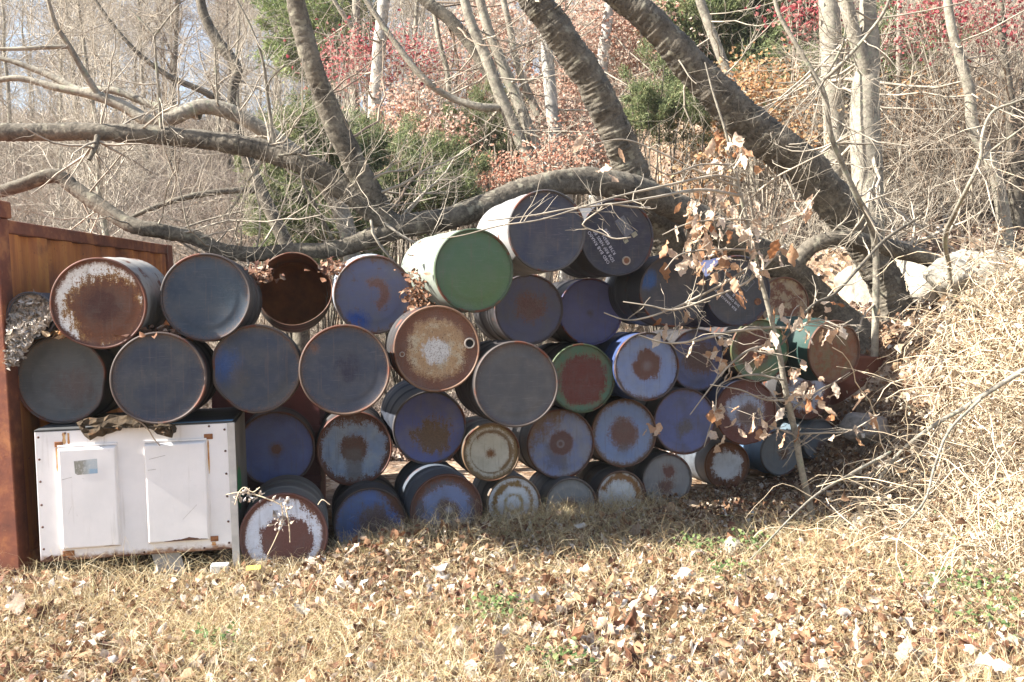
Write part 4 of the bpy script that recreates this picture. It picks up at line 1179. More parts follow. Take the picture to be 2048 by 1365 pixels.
# ------------------------------------------------------------------ individual trees behind
TWB = [dict(n=12, length=(1.2, 3.0), ang=(25, 60), K=7, wig=.16, up=.3, rr=.2, taper=.3, lenfall=.3, rmin=.0045),
       dict(n=6, length=(.5, 1.5), ang=(25, 60), K=6, wig=.2, up=.08, rr=.5, lenfall=.4, rmin=.0028),
       dict(n=5, length=(.25, .8), ang=(25, 60), K=5, wig=.22, rr=.6, lenfall=.3, rmin=.002)]
MID = [
    ('slim tree with a smooth whitish trunk, standing behind the juniper', BARK_PALE, TWIG_LIGHT, [[(778, -60, 22, 17), (768, 0, 24, 17), (758, 100, 25, 17), (750, 200, 26, 17), (744, 290, 27, 17), (738, 400, 29, 17)]]),
    ('slim grey tree with red leaves round its trunk, left of the whitish trunk', BARK_GREY, TWIG_LIGHT, [[(714, -60, 15, 18.5), (711, 60, 17, 18.5), (708, 150, 18, 18.5), (712, 250, 19, 18.5), (716, 380, 21, 18.5)], [(650, -30, 7, 18.4), (680, 20, 9, 18.4), (708, 60, 11, 18.5)]]),
    ('twin stemmed grey tree leaning left, behind the middle of the stack', BARK_GREY, TWIG_LIGHT, [[(915, -60, 17, 15.5), (940, 40, 20, 15.5), (968, 105, 22, 15.5), (1000, 190, 24, 15.5), (1030, 260, 25, 15.5), (1062, 330, 27, 15.5), (1090, 400, 28, 15.5)], [(945, -60, 17, 15.8), (975, 55, 20, 15.8), (1003, 125, 22, 15.8), (1035, 200, 23, 15.8), (1062, 270, 24, 15.7), (1092, 340, 25, 15.6), (1105, 400, 26, 15.5)], [(705, -40, 9, 15.3), (790, 85, 12, 15.3), (850, 160, 14, 15.3), (905, 197, 15, 15.4), (960, 214, 16, 15.4), (1000, 216, 16, 15.5)]]),
    ('dark tree slanting from the upper left toward the twin stemmed tree', BARK_DARK, TWIG_BROWN, [[(800, -60, 20, 16.6), (850, 0, 24, 16.6), (905, 45, 25, 16.6), (955, 110, 24, 16.6), (985, 170, 24, 16.6), (1015, 260, 26, 16.6), (1035, 380, 28, 16.6)]]),
    ('thin pale tree leaning right between the twin stems and the thick slanting trunk', BARK_GREY, TWIG_LIGHT, [[(995, -60, 11, 17), (1018, 50, 13, 17), (1035, 130, 14, 17), (1070, 215, 16, 17), (1120, 300, 18, 17), (1150, 380, 20, 17)]]),
    ('straight pale tan trunk just left of the thick slanting trunk', BARK_PALE, TWIG_LIGHT, [[(1088, -60, 20, 16.2), (1092, 60, 23, 16.2), (1098, 150, 25, 16.2), (1107, 250, 26, 16.2), (1122, 345, 27, 16.2), (1132, 420, 28, 16.2)]]),
    ('narrow dark tree seen between the pale tan trunk and the thick slanting trunk', BARK_DARK, TWIG_BROWN, [[(1128, -60, 14, 20), (1130, 80, 16, 20), (1128, 200, 17, 20), (1130, 360, 19, 20)]]),
    ('pale trunk among pink brown leaves right of the thick slanting trunk', BARK_PALE, TWIG_LIGHT, [[(1226, -60, 18, 18), (1218, 20, 20, 18), (1208, 100, 23, 18), (1198, 200, 25, 18), (1192, 340, 27, 18)]]),
    ('thin whitish tree with a slight bend, behind the twin stemmed tree', BARK_PALE, TWIG_LIGHT, [[(1072, -40, 12, 19.5), (1062, 60, 13, 19.5), (1055, 150, 14, 19.5), (1040, 230, 15, 19.5), (1030, 380, 17, 19.5)]]),
    ('thin upright tree left of the twin stems, its trunk bending at mid height', BARK_GREY, TWIG_LIGHT, [[(858, -50, 8, 16.8), (878, 80, 10, 16.8), (895, 150, 11, 16.8), (898, 230, 11, 16.8), (902, 310, 12, 16.8), (905, 420, 13, 16.8)]]),
    ('grey slanting tree above the thickest dark trunk, in front of green foliage', BARK_GREY, TWIG_LIGHT, [[(1380, -60, 17, 17.5), (1405, 15, 19, 17.5), (1440, 110, 20, 17.5), (1475, 190, 21, 17.5), (1500, 290, 23, 17.5), (1520, 400, 25, 17.5)]]),
    ('large grey tree forking into three, standing by the stone wall', BARK_GREY, TWIG_LIGHT, [[(1738, -60, 30, 12.6), (1735, 20, 33, 12.6), (1738, 100, 42, 12.6), (1730, 200, 56, 12.6), (1732, 300, 60, 12.6), (1738, 420, 58, 12.6), (1742, 520, 56, 12.6), (1744, 615, 66, 12.5)], [(1680, -60, 24, 12.4), (1693, 10, 26, 12.4), (1706, 60, 28, 12.45), (1724, 120, 30, 12.5), (1738, 170, 28, 12.55)]]),
    ('tall grey trunk beside the forked tree on its left', BARK_GREY, TWIG_LIGHT, [[(1655, -60, 40, 14.5), (1660, 40, 42, 14.5), (1664, 160, 42, 14.5), (1668, 280, 42, 14.5), (1666, 380, 43, 14.5), (1668, 480, 46, 14.5)]]),
    ('thin crooked tan tree at the right under the red leaves', BARK_GREY, TWIG_LIGHT, [[(1890, -60, 15, 13.2), (1900, 40, 17, 13.2), (1918, 110, 19, 13.2), (1938, 180, 21, 13.2), (1946, 255, 23, 13.2), (1972, 305, 25, 13.2), (1996, 370, 26, 13.2), (2012, 470, 28, 13.2)]]),
    ('dark thin tree at the right edge under the red leaves', BARK_DARK, TWIG_BROWN, [[(2000, -60, 13, 14.2), (2006, 100, 16, 14.2), (2020, 200, 19, 14.2), (2024, 300, 22, 14.2), (2030, 400, 26, 14.2), (2034, 480, 28, 14.2)]]),
    ('black leaning stump of a tree at the right edge, behind the crooked tan tree', BARK_DARK, TWIG_BROWN, [[(2070, 140, 28, 14.8), (2045, 240, 36, 14.8), (2030, 330, 42, 14.8), (2030, 430, 48, 14.8)]]),
    ('slim pale tree between the forked tree and the crooked tan tree', BARK_GREY, TWIG_LIGHT, [[(1800, -60, 8, 15.5), (1798, 80, 10, 15.5), (1797, 170, 11, 15.5), (1795, 240, 12, 15.5), (1786, 330, 13, 15.5), (1788, 460, 15, 15.5)]]),
    ('dark crooked tree behind the big branch at the left', BARK_DARK, TWIG_LIGHT, [[(395, -60, 17, 11.5), (405, 20, 19, 11.5), (430, 75, 21, 11.5), (458, 112, 22, 11.5), (474, 140, 21, 11.5), (464, 185, 19, 11.5), (468, 235, 20, 11.5), (495, 320, 24, 11.5), (530, 400, 27, 11.5), (575, 500, 30, 11.5), (600, 600, 34, 11.5)], [(245, 445, 7, 11.2), (300, 418, 10, 11.2), (370, 396, 12, 11.3), (440, 384, 13, 11.4), (520, 380, 14, 11.5)], [(160, -40, 7, 11), (250, 80, 8, 11), (330, 148, 10, 11.1), (410, 185, 13, 11.2), (470, 225, 15, 11.4)]]),
    ('sunlit branching tree with a wavy limb, behind the big branch at the left', BARK_GREY, TWIG_LIGHT, [[(-60, 175, 9, 9.6), (30, 157, 12, 9.6), (110, 175, 15, 9.6), (185, 190, 19, 9.6), (245, 212, 23, 9.6), (300, 243, 26, 9.6), (345, 236, 28, 9.6), (400, 214, 30, 9.65), (455, 222, 30, 9.7), (510, 250, 30, 9.75), (570, 290, 30, 9.8), (630, 345, 32, 9.9), (680, 420, 34, 10), (705, 520, 36, 10), (705, 640, 38, 10)], [(85, -50, 7, 9.2), (108, 40, 9, 9.3), (138, 92, 11, 9.4), (165, 140, 13, 9.5), (196, 190, 14, 9.6)], [(-40, 98, 6, 9.3), (40, 98, 8, 9.3), (90, 95, 9, 9.35), (138, 93, 9, 9.4)], [(-50, 105, 8, 9.9), (30, 125, 10, 9.9), (100, 152, 13, 9.9), (160, 180, 14, 9.85), (230, 182, 15, 9.8), (310, 212, 16, 9.75), (400, 232, 18, 9.7)]]),
]
for lab, bm, tm, stems in MID:
    b = P(stems[0][-1][0], stems[0][-1][1], stems[0][-1][3])
    tr = thing('bare_tree', lab, 'tree', (0, 0, 0), group='trees behind the drum stack')
    for q, pts in enumerate(stems):
        o, pp, rr2 = stem('trunk' if q == 0 else 'limb', pts, bm, tr, 12, .045, 22 if pts[0][3] > 12 else 45, drop=(q == 0), seed=q + 20)
        big = pts[0][3] > 12
        sp = TWB if big else TW1
        twigs(tr, 'twigs', pp[:, :max(6, int(pp.shape[1] * .8))], rr2[:, :max(6, int(pp.shape[1] * .8))], [dict(sp[0], n=11 if q == 0 else 6), sp[1], sp[2]], tm)

# thin young trees in front of the wall
for lab, stems in (('slender forked young tree in front of the big grey trunks', [[(1540, -60, 6.8, 9.6), (1555, 20, 8.2, 9.6), (1590, 85, 9.0, 9.6), (1628, 150, 9.8, 9.6), (1650, 195, 10.5, 9.6), (1662, 270, 10.5, 9.7), (1685, 330, 11.2, 9.8), (1715, 395, 12.0, 9.9), (1738, 440, 12.8, 10.1), (1752, 520, 13.5, 10.3)], [(1790, -40, 4.5, 9.4), (1770, 20, 6.0, 9.45), (1735, 70, 6.8, 9.5), (1700, 110, 7.5, 9.5), (1665, 145, 8.2, 9.55), (1640, 165, 8.2, 9.6)], [(1692, 50, 3.0, 9.5), (1685, 90, 4.5, 9.5), (1665, 130, 5.2, 9.55), (1648, 158, 6.0, 9.6)]]),
                   ('thin grey sapling arching at the right in front of the crooked tan tree', [[(2075, 190, 3.8, 8.8), (2030, 205, 4.5, 8.8), (1985, 225, 6.0, 8.8), (1965, 270, 6.8, 8.8), (1960, 320, 7.5, 8.8), (1938, 370, 8.2, 8.8), (1908, 430, 9.0, 9.2), (1890, 480, 9.8, 9.6), (1900, 560, 9, 10.0)], [(2075, 235, 3.0, 8.7), (2020, 275, 4.5, 8.7), (1985, 300, 5.2, 8.8), (1962, 322, 5.2, 8.8)]])):
    tr = thing('young_tree', lab, 'young tree', (0, 0, 0), group='young trees on the bank')
    for q, pts in enumerate(stems):
        o, pp, rr2 = stem('trunk' if q == 0 else 'limb', pts, BARK_GREY, tr, 9, .04, 40, drop=(q == 0), seed=q + 40)
        twigs(tr, 'twigs', pp, rr2, [dict(n=12, length=(.4, 1.4), ang=(30, 75), K=7, wig=.16, up=.12, rr=.45, lenfall=.2, rmin=.003), dict(n=5, length=(.2, .6), ang=(25, 60), K=6, wig=.2, rr=.6, rmin=.002), dict(n=4, length=(.1, .3), ang=(30, 70), K=4, wig=.2, rr=.6, rmin=.0014)], TWIG_LIGHT)

# ------------------------------------------------------------------ young tree in front with hanging dead leaves
sap = thing('sapling', 'young tree in front of the drums with clusters of hanging tan dead leaves', 'young tree', P(1624, 1034, 7.85))
sloc = np.array(sap.location)
sap.location = (0, 0, 0)
SB = [(1410, 125, 2.5, 7.5), (1426, 185, 4, 7.5), (1450, 260, 5, 7.5), (1466, 325, 6, 7.55), (1480, 385, 7, 7.55), (1492, 435, 8, 7.6), (1504, 485, 8, 7.6), (1516, 540, 9, 7.65), (1534, 605, 10, 7.7), (1549, 665, 10, 7.7), (1560, 715, 11, 7.7), (1572, 785, 12, 7.75), (1589, 860, 13, 7.8), (1602, 935, 14, 7.8), (1624, 1034, 15, 7.85)]
stem('trunk', SB, BARK_GREY, sap, 10, .05, 70, drop=True, seed=51)
SBR = [
    [(1208, 626, 2.5, 7.3), (1250, 640, 3, 7.3), (1290, 636, 4, 7.35), (1345, 618, 4, 7.4), (1400, 592, 5, 7.5), (1460, 560, 5, 7.55), (1512, 525, 6, 7.62)],
    [(1246, 604, 2.5, 7.2), (1300, 612, 3, 7.2), (1350, 620, 4, 7.3), (1420, 596, 4, 7.4), (1500, 560, 5, 7.5), (1570, 490, 6, 7.65)],
    [(1277, 671, 3, 7.2), (1330, 686, 4, 7.3), (1390, 682, 5, 7.4), (1460, 664, 6, 7.55), (1545, 655, 6, 7.7)],
    [(1545, 655, 6, 7.7), (1590, 655, 5, 7.65), (1640, 640, 4, 7.6), (1690, 660, 3, 7.55)],
    [(1562, 690, 4, 7.7), (1621, 614, 5, 7.9), (1669, 588, 6, 8.2), (1716, 538, 7, 8.6), (1770, 480, 7, 9.0), (1830, 440, 6, 9.4)],
    [(1380, 830, 2, 7.4), (1425, 770, 3, 7.4), (1460, 730, 4, 7.5), (1500, 700, 5, 7.6), (1555, 690, 5, 7.7)],
    [(1408, 895, 2, 7.5), (1430, 820, 3, 7.5), (1440, 770, 3, 7.55), (1500, 750, 4, 7.6), (1566, 760, 5, 7.7)],
    [(1420, 770, 2, 7.3), (1480, 780, 3, 7.4), (1530, 800, 4, 7.6), (1575, 800, 5, 7.75)],
    [(1700, 745, 2, 7.6), (1660, 770, 3, 7.7), (1620, 790, 4, 7.75), (1580, 825, 5, 7.78)],
    [(1760, 828, 2, 7.5), (1700, 862, 3, 7.6), (1650, 866, 4, 7.7), (1594, 868, 5, 7.8)],
    [(1515, 850, 2, 7.5), (1550, 856, 3, 7.7), (1592, 872, 4, 7.8)],
    [(975, 442, 2, 6.6), (1060, 432, 3, 6.65), (1140, 418, 3.5, 6.7), (1230, 408, 4, 6.8), (1310, 395, 5, 7.0), (1400, 380, 6, 7.3), (1482, 392, 6, 7.55)],
    [(882, 478, 1.8, 6.5), (930, 470, 2.2, 6.5), (1000, 452, 3, 6.55), (1080, 440, 3, 6.6), (1160, 416, 3.5, 6.7), (1240, 392, 4, 6.9), (1330, 372, 5, 7.1), (1430, 352, 5, 7.4), (1474, 360, 5, 7.55)],
    [(1262, 475, 2.5, 6.9), (1230, 478, 3, 6.9), (1205, 468, 3, 6.9), (1165, 450, 3, 6.85), (1195, 424, 3, 6.85), (1215, 408, 3.5, 6.85), (1260, 414, 4, 6.9), (1300, 416, 4, 7.0)],
    [(1300, 330, 2, 6.9), (1340, 350, 3, 7.0), (1400, 330, 4, 7.2), (1466, 330, 4, 7.5)],
    [(1180, 290, 2, 7.0), (1250, 280, 3, 7.1), (1330, 310, 4, 7.2), (1400, 345, 4, 7.4), (1478, 375, 5, 7.55)],
    [(1660, 300, 2, 7.2), (1600, 330, 3, 7.3), (1545, 360, 4, 7.4), (1486, 410, 5, 7.58)],
    [(1640, 380, 2, 7.2), (1600, 430, 3, 7.3), (1550, 455, 4, 7.5), (1504, 480, 5, 7.6)],
    [(1325, 470, 2, 7.2), (1370, 450, 3, 7.3), (1430, 440, 4, 7.45), (1494, 440, 5, 7.6)],
    [(1330, 540, 2, 7.1), (1360, 510, 3, 7.2), (1420, 500, 4, 7.4), (1508, 500, 5, 7.6)],
]
for q, pts in enumerate(SBR):
    o, pp, rr2 = stem('branch', pts, BARK_DARK if q == 4 else TWIG_LIGHT, sap, 6, .05, 26, seed=60 + q)
    twigs(sap, 'twigs', pp, rr2, [dict(n=9, length=(.12, .5), ang=(25, 65), K=6, wig=.22, up=-.02, rr=.6, lenfall=.2, rmin=.0016), dict(n=2, length=(.05, .2), ang=(30, 70), K=4, wig=.25, rr=.7, rmin=.0012)], TWIG_LIGHT)
rg = np.random.default_rng(5)
LEAFM = []
for v in range(14):
    nu, nv = 9, 7
    us = np.linspace(0, 1, nu)
    wv = .20 * np.sin(np.pi * np.clip(us, .02, .98) ** rg.uniform(.75, 1.1)) ** .8 * rg.uniform(.8, 1.35)
    curl = rg.uniform(-2.6, 2.6); roll_ = rg.uniform(-1, 1) * 5.5; tw = rg.uniform(-2.0, 2.0)
    ph = rg.uniform(0, 6.28, 4); fr = rg.uniform(5, 13, 4)
    V = []
    for i, u in enumerate(us):
        wl, wr = wv[i] * (1 + .22 * rg.normal()), wv[i] * (1 + .22 * rg.normal())
        for q in np.linspace(-1, 1, nv):
            y0 = q * (wl if q < 0 else wr)
            cr_ = .030 * (math.sin(fr[0] * u * 2 + ph[0] + 3 * q) + math.sin(fr[1] * u * 1.6 + ph[1] - 4 * q)) * (.4 + abs(q))
            kk = roll_ * (.6 + .4 * math.sin(3 * u + ph[2])) * (1 if q < 0 else .6)
            if abs(kk) > .2:
                y = math.sin(kk * y0) / kk; z = (1 - math.cos(kk * y0)) / kk + cr_
            else:
                y, z = y0, cr_
            a = tw * (u - .5)
            y, z = y * math.cos(a) - z * math.sin(a), y * math.sin(a) + z * math.cos(a)
            ang = curl * u
            if abs(curl) > .05:
                x0 = math.sin(ang) / curl; z0 = (1 - math.cos(ang)) / curl
            else:
                x0, z0 = u, 0
            V.append((x0 - z * math.sin(ang), y, z0 + z * math.cos(ang)))
    Q = [(i * nv + j, i * nv + j + 1, (i + 1) * nv + j + 1, (i + 1) * nv + j) for i in range(nu - 1) for j in range(nv - 1)]
    LEAFM.append(MB().add(V, Q).mesh('dead_leaf', TAN_LEAF))


def tan_variant(name, stops):
    t = NT(name)
    oi = t.n('ObjectInfo').outputs['Random']
    col = t.ramp(oi, stops)
    f = t.noise(t.coord(), 14, 4)
    col = t.mix(t.math('MULTIPLY', t.smooth(f, .45, .7), .4), col, (.26, .13, .06))
    t.l(col, t.b.inputs['Base Color'])
    t.b.inputs['Roughness'].default_value = .6
    tr_ = t.n('BsdfTranslucent'); t.l(col, tr_.inputs[0])
    mx = t.n('MixShader'); mx.inputs[0].default_value = .4
    t.l(t.b.outputs[0], mx.inputs[1]); t.l(tr_.outputs[0], mx.inputs[2]); t.l(mx.outputs[0], t.out.inputs[0])
    return t.m


HANG = tan_variant('hanging_leaf', [(0, (.36, .16, .07)), (.2, (.50, .30, .17)), (.5, (.62, .46, .33)), (1, (.70, .60, .48))])
WHITE_FALLEN = tan_variant('fallen_pale_leaf', [(0, (.40, .30, .22)), (.4, (.52, .45, .38)), (.75, (.62, .57, .52)), (1, (.42, .27, .15))])
for me in LEAFM:
    me.materials.clear(); me.materials.append(HANG)
CL = [(1455, 265, 22, 6), (1480, 300, 34, 9), (1440, 330, 30, 6), (1395, 395, 45, 18), (1440, 440, 55, 28), (1510, 460, 45, 12), (1620, 390, 22, 6), (1375, 490, 36, 14), (1430, 515, 45, 22), (1530, 500, 36, 7), (1600, 650, 36, 10), (1640, 640, 26, 6), (1560, 650, 22, 5), (1370, 620, 12, 3), (1330, 650, 18, 4), (1420, 680, 36, 11), (1440, 720, 26, 8), (1535, 700, 18, 6), (1660, 660, 14, 3), (1590, 790, 34, 15), (1650, 775, 34, 8), (1450, 830, 32, 12), (1500, 840, 18, 6), (1440, 870, 6, 1), (1560, 870, 24, 6), (1700, 850, 26, 5), (1735, 830, 12, 3), (1240, 330, 60, 4), (1290, 860, 20, 3)]
for cx, cy, sp, cnt in CL:
    for _ in range(cnt):
        o = link('leaf', LEAFM[rg.integers(14)], sap)
        p = P(cx + rg.normal() * sp * .8, cy + rg.normal() * sp * .7, 7.55 + rg.normal() * .18)
        s = rg.uniform(.075, .145) * (1.18 if cy < 560 else 1.0)
        o.location = p
        o.scale = (s, s, s)
        # hang: long axis mostly downwards
        d = Vector((rg.normal() * .6, rg.normal() * .6, -1 + rg.normal() * .6)).normalized()
        o.rotation_euler = (d.to_track_quat('X', 'Z').to_matrix().to_4x4() @ Matrix.Rotation(rg.uniform(0, 6.28), 4, 'X')).to_euler()

# ------------------------------------------------------------------ stone wall, boulders and rocks
def rock_mesh(name, mat, seed, sub=3, rough=.22, flat=1.0, blocky=.0):
    import bmesh
    bm = bmesh.new()
    bmesh.ops.create_icosphere(bm, subdivisions=sub, radius=1)
    rg = np.random.default_rng(seed)
    dirs = nrm(rg.normal(size=(14, 3))); ds = rg.uniform(.55, .85, 14)
    from mathutils import noise as mn
    for v in bm.verts:
        c = np.array(v.co)
        k = 1.0
        for d, dd in zip(dirs, ds):
            q = c @ d
            if q > dd: k = min(k, dd / q)
        n_ = mn.fractal(Vector(c * 1.7) + Vector((seed * 3.1, 0, 0)), 1.0, 2.0, 4) * rough * .35
        v.co = Vector(c * (k + n_))
        v.co.z *= flat
    me = bpy.data.meshes.new(name)
    bm.to_mesh(me); bm.free()
    for p in me.polygons: p.use_smooth = True
    me.materials.append(mat)
    return me


wall = thing('stone_wall', 'low retaining wall of big pale sunlit stones on the bank behind the trunks', 'wall', (4.4, 12.6, 1.6))
SW = [(2.75, 14.3, .55, .50, 0), (3.35, 13.75, .50, .58, 0), (3.95, 13.2, .62, .62, 0), (4.55, 12.75, .45, .52, 0), (5.0, 12.3, .48, .46, 0), (5.45, 11.8, .45, .5, 0), (5.9, 11.3, .5, .45, 0), (6.5, 10.9, .5, .45, 0), (3.1, 14.15, .4, .3, .5), (3.7, 13.6, .42, .28, .6), (3.5, 13.35, .3, .2, -.25), (4.2, 12.75, .35, .2, -.25), (4.75, 12.3, .3, .2, -.2)]
for i, (x, y_, w2, h2, dz) in enumerate(SW):
    o = link('stone', rock_mesh('stone', STONE, 100 + i, 5, .3), wall)
    o.location = (x - 4.4, y_ - 12.6, float(H(x - .4, y_ - .5)) + .25 + dz - 1.6)
    o.scale = (w2 * 1.1, .40, h2 * 1.1)
    o.rotation_euler = (0, 0, R(-42) + random.uniform(-.3, .3))
for i, (px, py, Y, s, lab, m) in enumerate((
        (1738, 858, 9.5, (.27, .22, .21), 'grey flat topped boulder at the right end of the drums', ROCK),
        (1372, 1155, 6.25, (.11, .08, .07), 'white lump of stone in the grass below the small white drums', WHITE_ROCK),
        (1480, 1160, 6.3, (.06, .05, .05), 'small white stone just right of the white lump in the grass', WHITE_ROCK),
        (1572, 1258, 5.45, (.10, .09, .08), 'round white stone in the dry grass below the sapling', WHITE_ROCK),
        (1772, 1285, 5.3, (.085, .08, .07), 'cream white stone in the dry grass near the lower right', WHITE_ROCK),
        (1730, 1350, 4.85, (.07, .05, .09), 'pointed white stone at the bottom edge right of centre', WHITE_ROCK),
        (1470, 1095, 6.9, (.14, .08, .09), 'mossy pale stump of stone in the grass left of the sapling base', STONE),
        (1905, 555, 10.6, (.34, .3, .26), 'large beige boulder half hidden behind the top of the bramble', STONE),
        (2010, 600, 10.2, (.30, .3, .24), 'beige boulder behind the bramble at the right edge', STONE))):
    o = link('rock', rock_mesh('rock', m, 200 + i, 3))
    o.location = P(px, py, Y); o.scale = s; o.rotation_euler = (0, 0, random.uniform(0, 3))
    tag(o, lab, 'rock')

# ------------------------------------------------------------------ junipers and other evergreens
def needles(mb, centers, axes, n_per, spread, ln, wd, rng):
    """sprays of small narrow scale leaves around clump centres"""
    N = len(centers); M = N * n_per
    idx = np.repeat(np.arange(N), n_per)
    tt = rng.uniform(-.3, 1.0, M)[:, None]
    ax = axes[idx]
    p = centers[idx] + ax * tt * spread[idx][:, None] + rng.normal(size=(M, 3)) * spread[idx][:, None] * .32
    d = nrm(ax + rng.normal(size=(M, 3)) * .55)
    s = nrm(np.cross(d, rng.normal(size=(M, 3))))
    L = rng.uniform(ln[0], ln[1], M)[:, None]; w_ = rng.uniform(wd[0], wd[1], M)[:, None]
    V = np.stack([p - s * w_ * .5, p + s * w_ * .5, p + d * L], 1).reshape(-1, 3)
    T = np.arange(M * 3).reshape(-1, 3)
    mb.add(V, T=T)


def evergreen(name, label, lobes, n_cl, n_per, base, mat=JUNIPER, ln=(.035, .085), wd=(.009, .02), seed=0, spread=(.08, .20)):
    rg = np.random.default_rng(seed)
    root = thing(name, label, 'evergreen', (0, 0, 0), group='evergreens behind the drums')
    cs = []; axs = []
    tot = sum(l[3] * l[4] for l in lobes)
    for (px, py, Y, rx, rz) in lobes:
        c = P(px, py, Y); k = max(4, int(n_cl * rx * rz / tot))
        u = nrm(rg.normal(size=(k, 3))) * (rg.uniform(.25, 1, (k, 1)) ** .45)
        pos = c + u * np.array([rx, rx * .8, rz]) * rg.uniform(.4, 1.75, (k, 1))
        cs.append(pos); axs.append(nrm(u + np.array([0, 0, .55]) + rg.normal(size=(k, 3)) * .35))
    cs = np.concatenate(cs); axs = np.concatenate(axs)
    mb = MB()
    needles(mb, cs, axs, int(n_per * 1.5), rg.uniform(*spread, len(cs)), ln, wd, rg)
    tag(mb.obj('foliage', mat, root), kind='stuff')
    b = np.array(base); b[2] = H(b[0], b[1]) - .1
    mb = MB()
    sel = rg.choice(len(cs), min(20, len(cs)), replace=False)
    pl = []
    for j in sel:
        e = cs[j]; m = (b + e) / 2 + np.array([0, 0, -.1]) + rg.normal(size=3) * .08
        pl.append(catmull([b + rg.normal(size=3) * [.1, .1, 0], m + rg.normal(size=3) * .12, e], 7))
    V, Q = tubes(np.array(pl), np.linspace(.022, .006, 7)[None] * np.ones((len(pl), 1)), 4)
    mb.add(V, Q); mb.obj('stems', BARK_DARK, root)
    return root


evergreen('juniper', 'green spreading juniper behind the open drum, under the big branch', [(605, 250, 12.5, .38, .30), (650, 300, 12.5, .40, .35), (590, 370, 12.4, .45, .50), (640, 450, 12.3, .60, .45), (700, 480, 12.2, .55, .35), (560, 430, 12.4, .3, .3)], 330, 130, P(640, 560, 12.5), seed=1)
evergreen('juniper', 'dark green juniper right of the upright branch, beside the whitish trunk', [(730, 290, 13.0, .35, .25), (790, 330, 12.9, .55, .35), (870, 350, 12.8, .50, .30), (800, 400, 12.6, .65, .35), (900, 385, 12.6, .35, .2)], 300, 130, P(810, 560, 13.0), seed=2)
evergreen('juniper', 'small juniper among bare stems, left of the twin stemmed grey tree', [(960, 250, 16.5, .45, .45), (1000, 285, 16.4, .4, .35), (945, 300, 16.4, .35, .3)], 120, 130, P(975, 400, 16.5), seed=3)
evergreen('juniper', 'loose green juniper above the two black lettered drums, beside the thickest trunk', [(1330, 190, 14.5, .45, .40), (1300, 230, 14.4, .35, .35), (1390, 230, 14.4, .35, .35)], 130, 120, P(1340, 380, 14.5), seed=4)
evergreen('evergreen_tree', 'broad dark evergreen at the top of the picture, right of the thickest trunk', [(1440, 30, 19, 1.0, .75), (1530, 70, 19, .9, .7), (1370, 60, 19, .6, .6), (1480, 130, 18.8, .8, .5), (1600, 40, 19, .6, .7), (1480, -60, 19, 1.3, .7)], 430, 130, P(1480, 330, 19), ln=(.08, .18), wd=(.02, .045), seed=5, spread=(.18, .35))
evergreen('evergreen_tree', 'small dark evergreen behind the forked grey tree', [(1620, 200, 17.5, .5, .6), (1580, 240, 17.4, .5, .4), (1790, 100, 17.5, .7, .5)], 150, 120, P(1620, 380, 17.5), ln=(.07, .16), wd=(.02, .04), seed=6, spread=(.15, .3))
evergreen('evergreen_tree', 'far pale green evergreen seen left of the slim whitish trunk', [(650, 50, 30, 1.3, 1.1), (670, -10, 30, 1.0, 1.0), (630, 110, 30, .9, .6)], 200, 110, P(650, 260, 30), mat=leaf_mat('yellow_green_needles', [(0, (.10, .14, .05)), (.5, (.19, .24, .08)), (1, (.30, .33, .13))], .3, vein=False), ln=(.12, .25), wd=(.03, .06), seed=7, spread=(.25, .5))


# ------------------------------------------------------------------ leafy shrubs and maples
def leafy(name, label, cat, lobes, n, size, mat, base, seed, group, twig=TWIG_LIGHT):
    rg = np.random.default_rng(seed)
    root = thing(name, label, cat, (0, 0, 0), group=group)
    tot = sum(l[3] * l[4] for l in lobes)
    b = np.array(base); b[2] = H(b[0], b[1]) - .1
    allp = []; pl = []
    for (px, py, Y, rx, rz) in lobes:
        c = P(px, py, Y); k = int(n * rx * rz / tot)
        ncl = max(6, k // 14)
        u = nrm(rg.normal(size=(ncl, 3))) * (rg.uniform(0, 1, (ncl, 1)) ** .45)
        cc = c + u * np.array([rx, rx, rz])
        idx = rg.integers(0, ncl, k)
        allp.append(cc[idx] + rg.normal(size=(k, 3)) * np.array([.26, .26, .12]) * (Y / 15))
        for j in range(min(5, ncl)):
            m = (b + cc[j]) / 2 + rg.normal(size=3) * .15
            pl.append(catmull([b, m, cc[j], cc[j] + (cc[j] - m) * .15], 8))
    pos = np.concatenate(allp)
    nor = np.array([0, -.2, 1]) + rg.normal(size=(len(pos), 3)) * .7
    V, T = leaf_batch(pos, nor, rg.uniform(*size, len(pos)), rg, .35, .7)
    tag(MB().add(V, T=T).obj('foliage', mat, root), kind='stuff')
    pl = np.array(pl)
    rad = np.linspace(.016, .003, 8)[None] * np.ones((len(pl), 1))
    mb = MB(); V, Q = tubes(pl, rad, 4); mb.add(V, Q)
    C, r = children(pl, rad, n=5, length=(.3, 1.0), ang=(25, 65), K=5, wig=.18, rr=.6, rmin=.003)
    V, Q = tubes(C, r, 3); mb.add(V, Q)
    mb.obj('stems', twig, root)


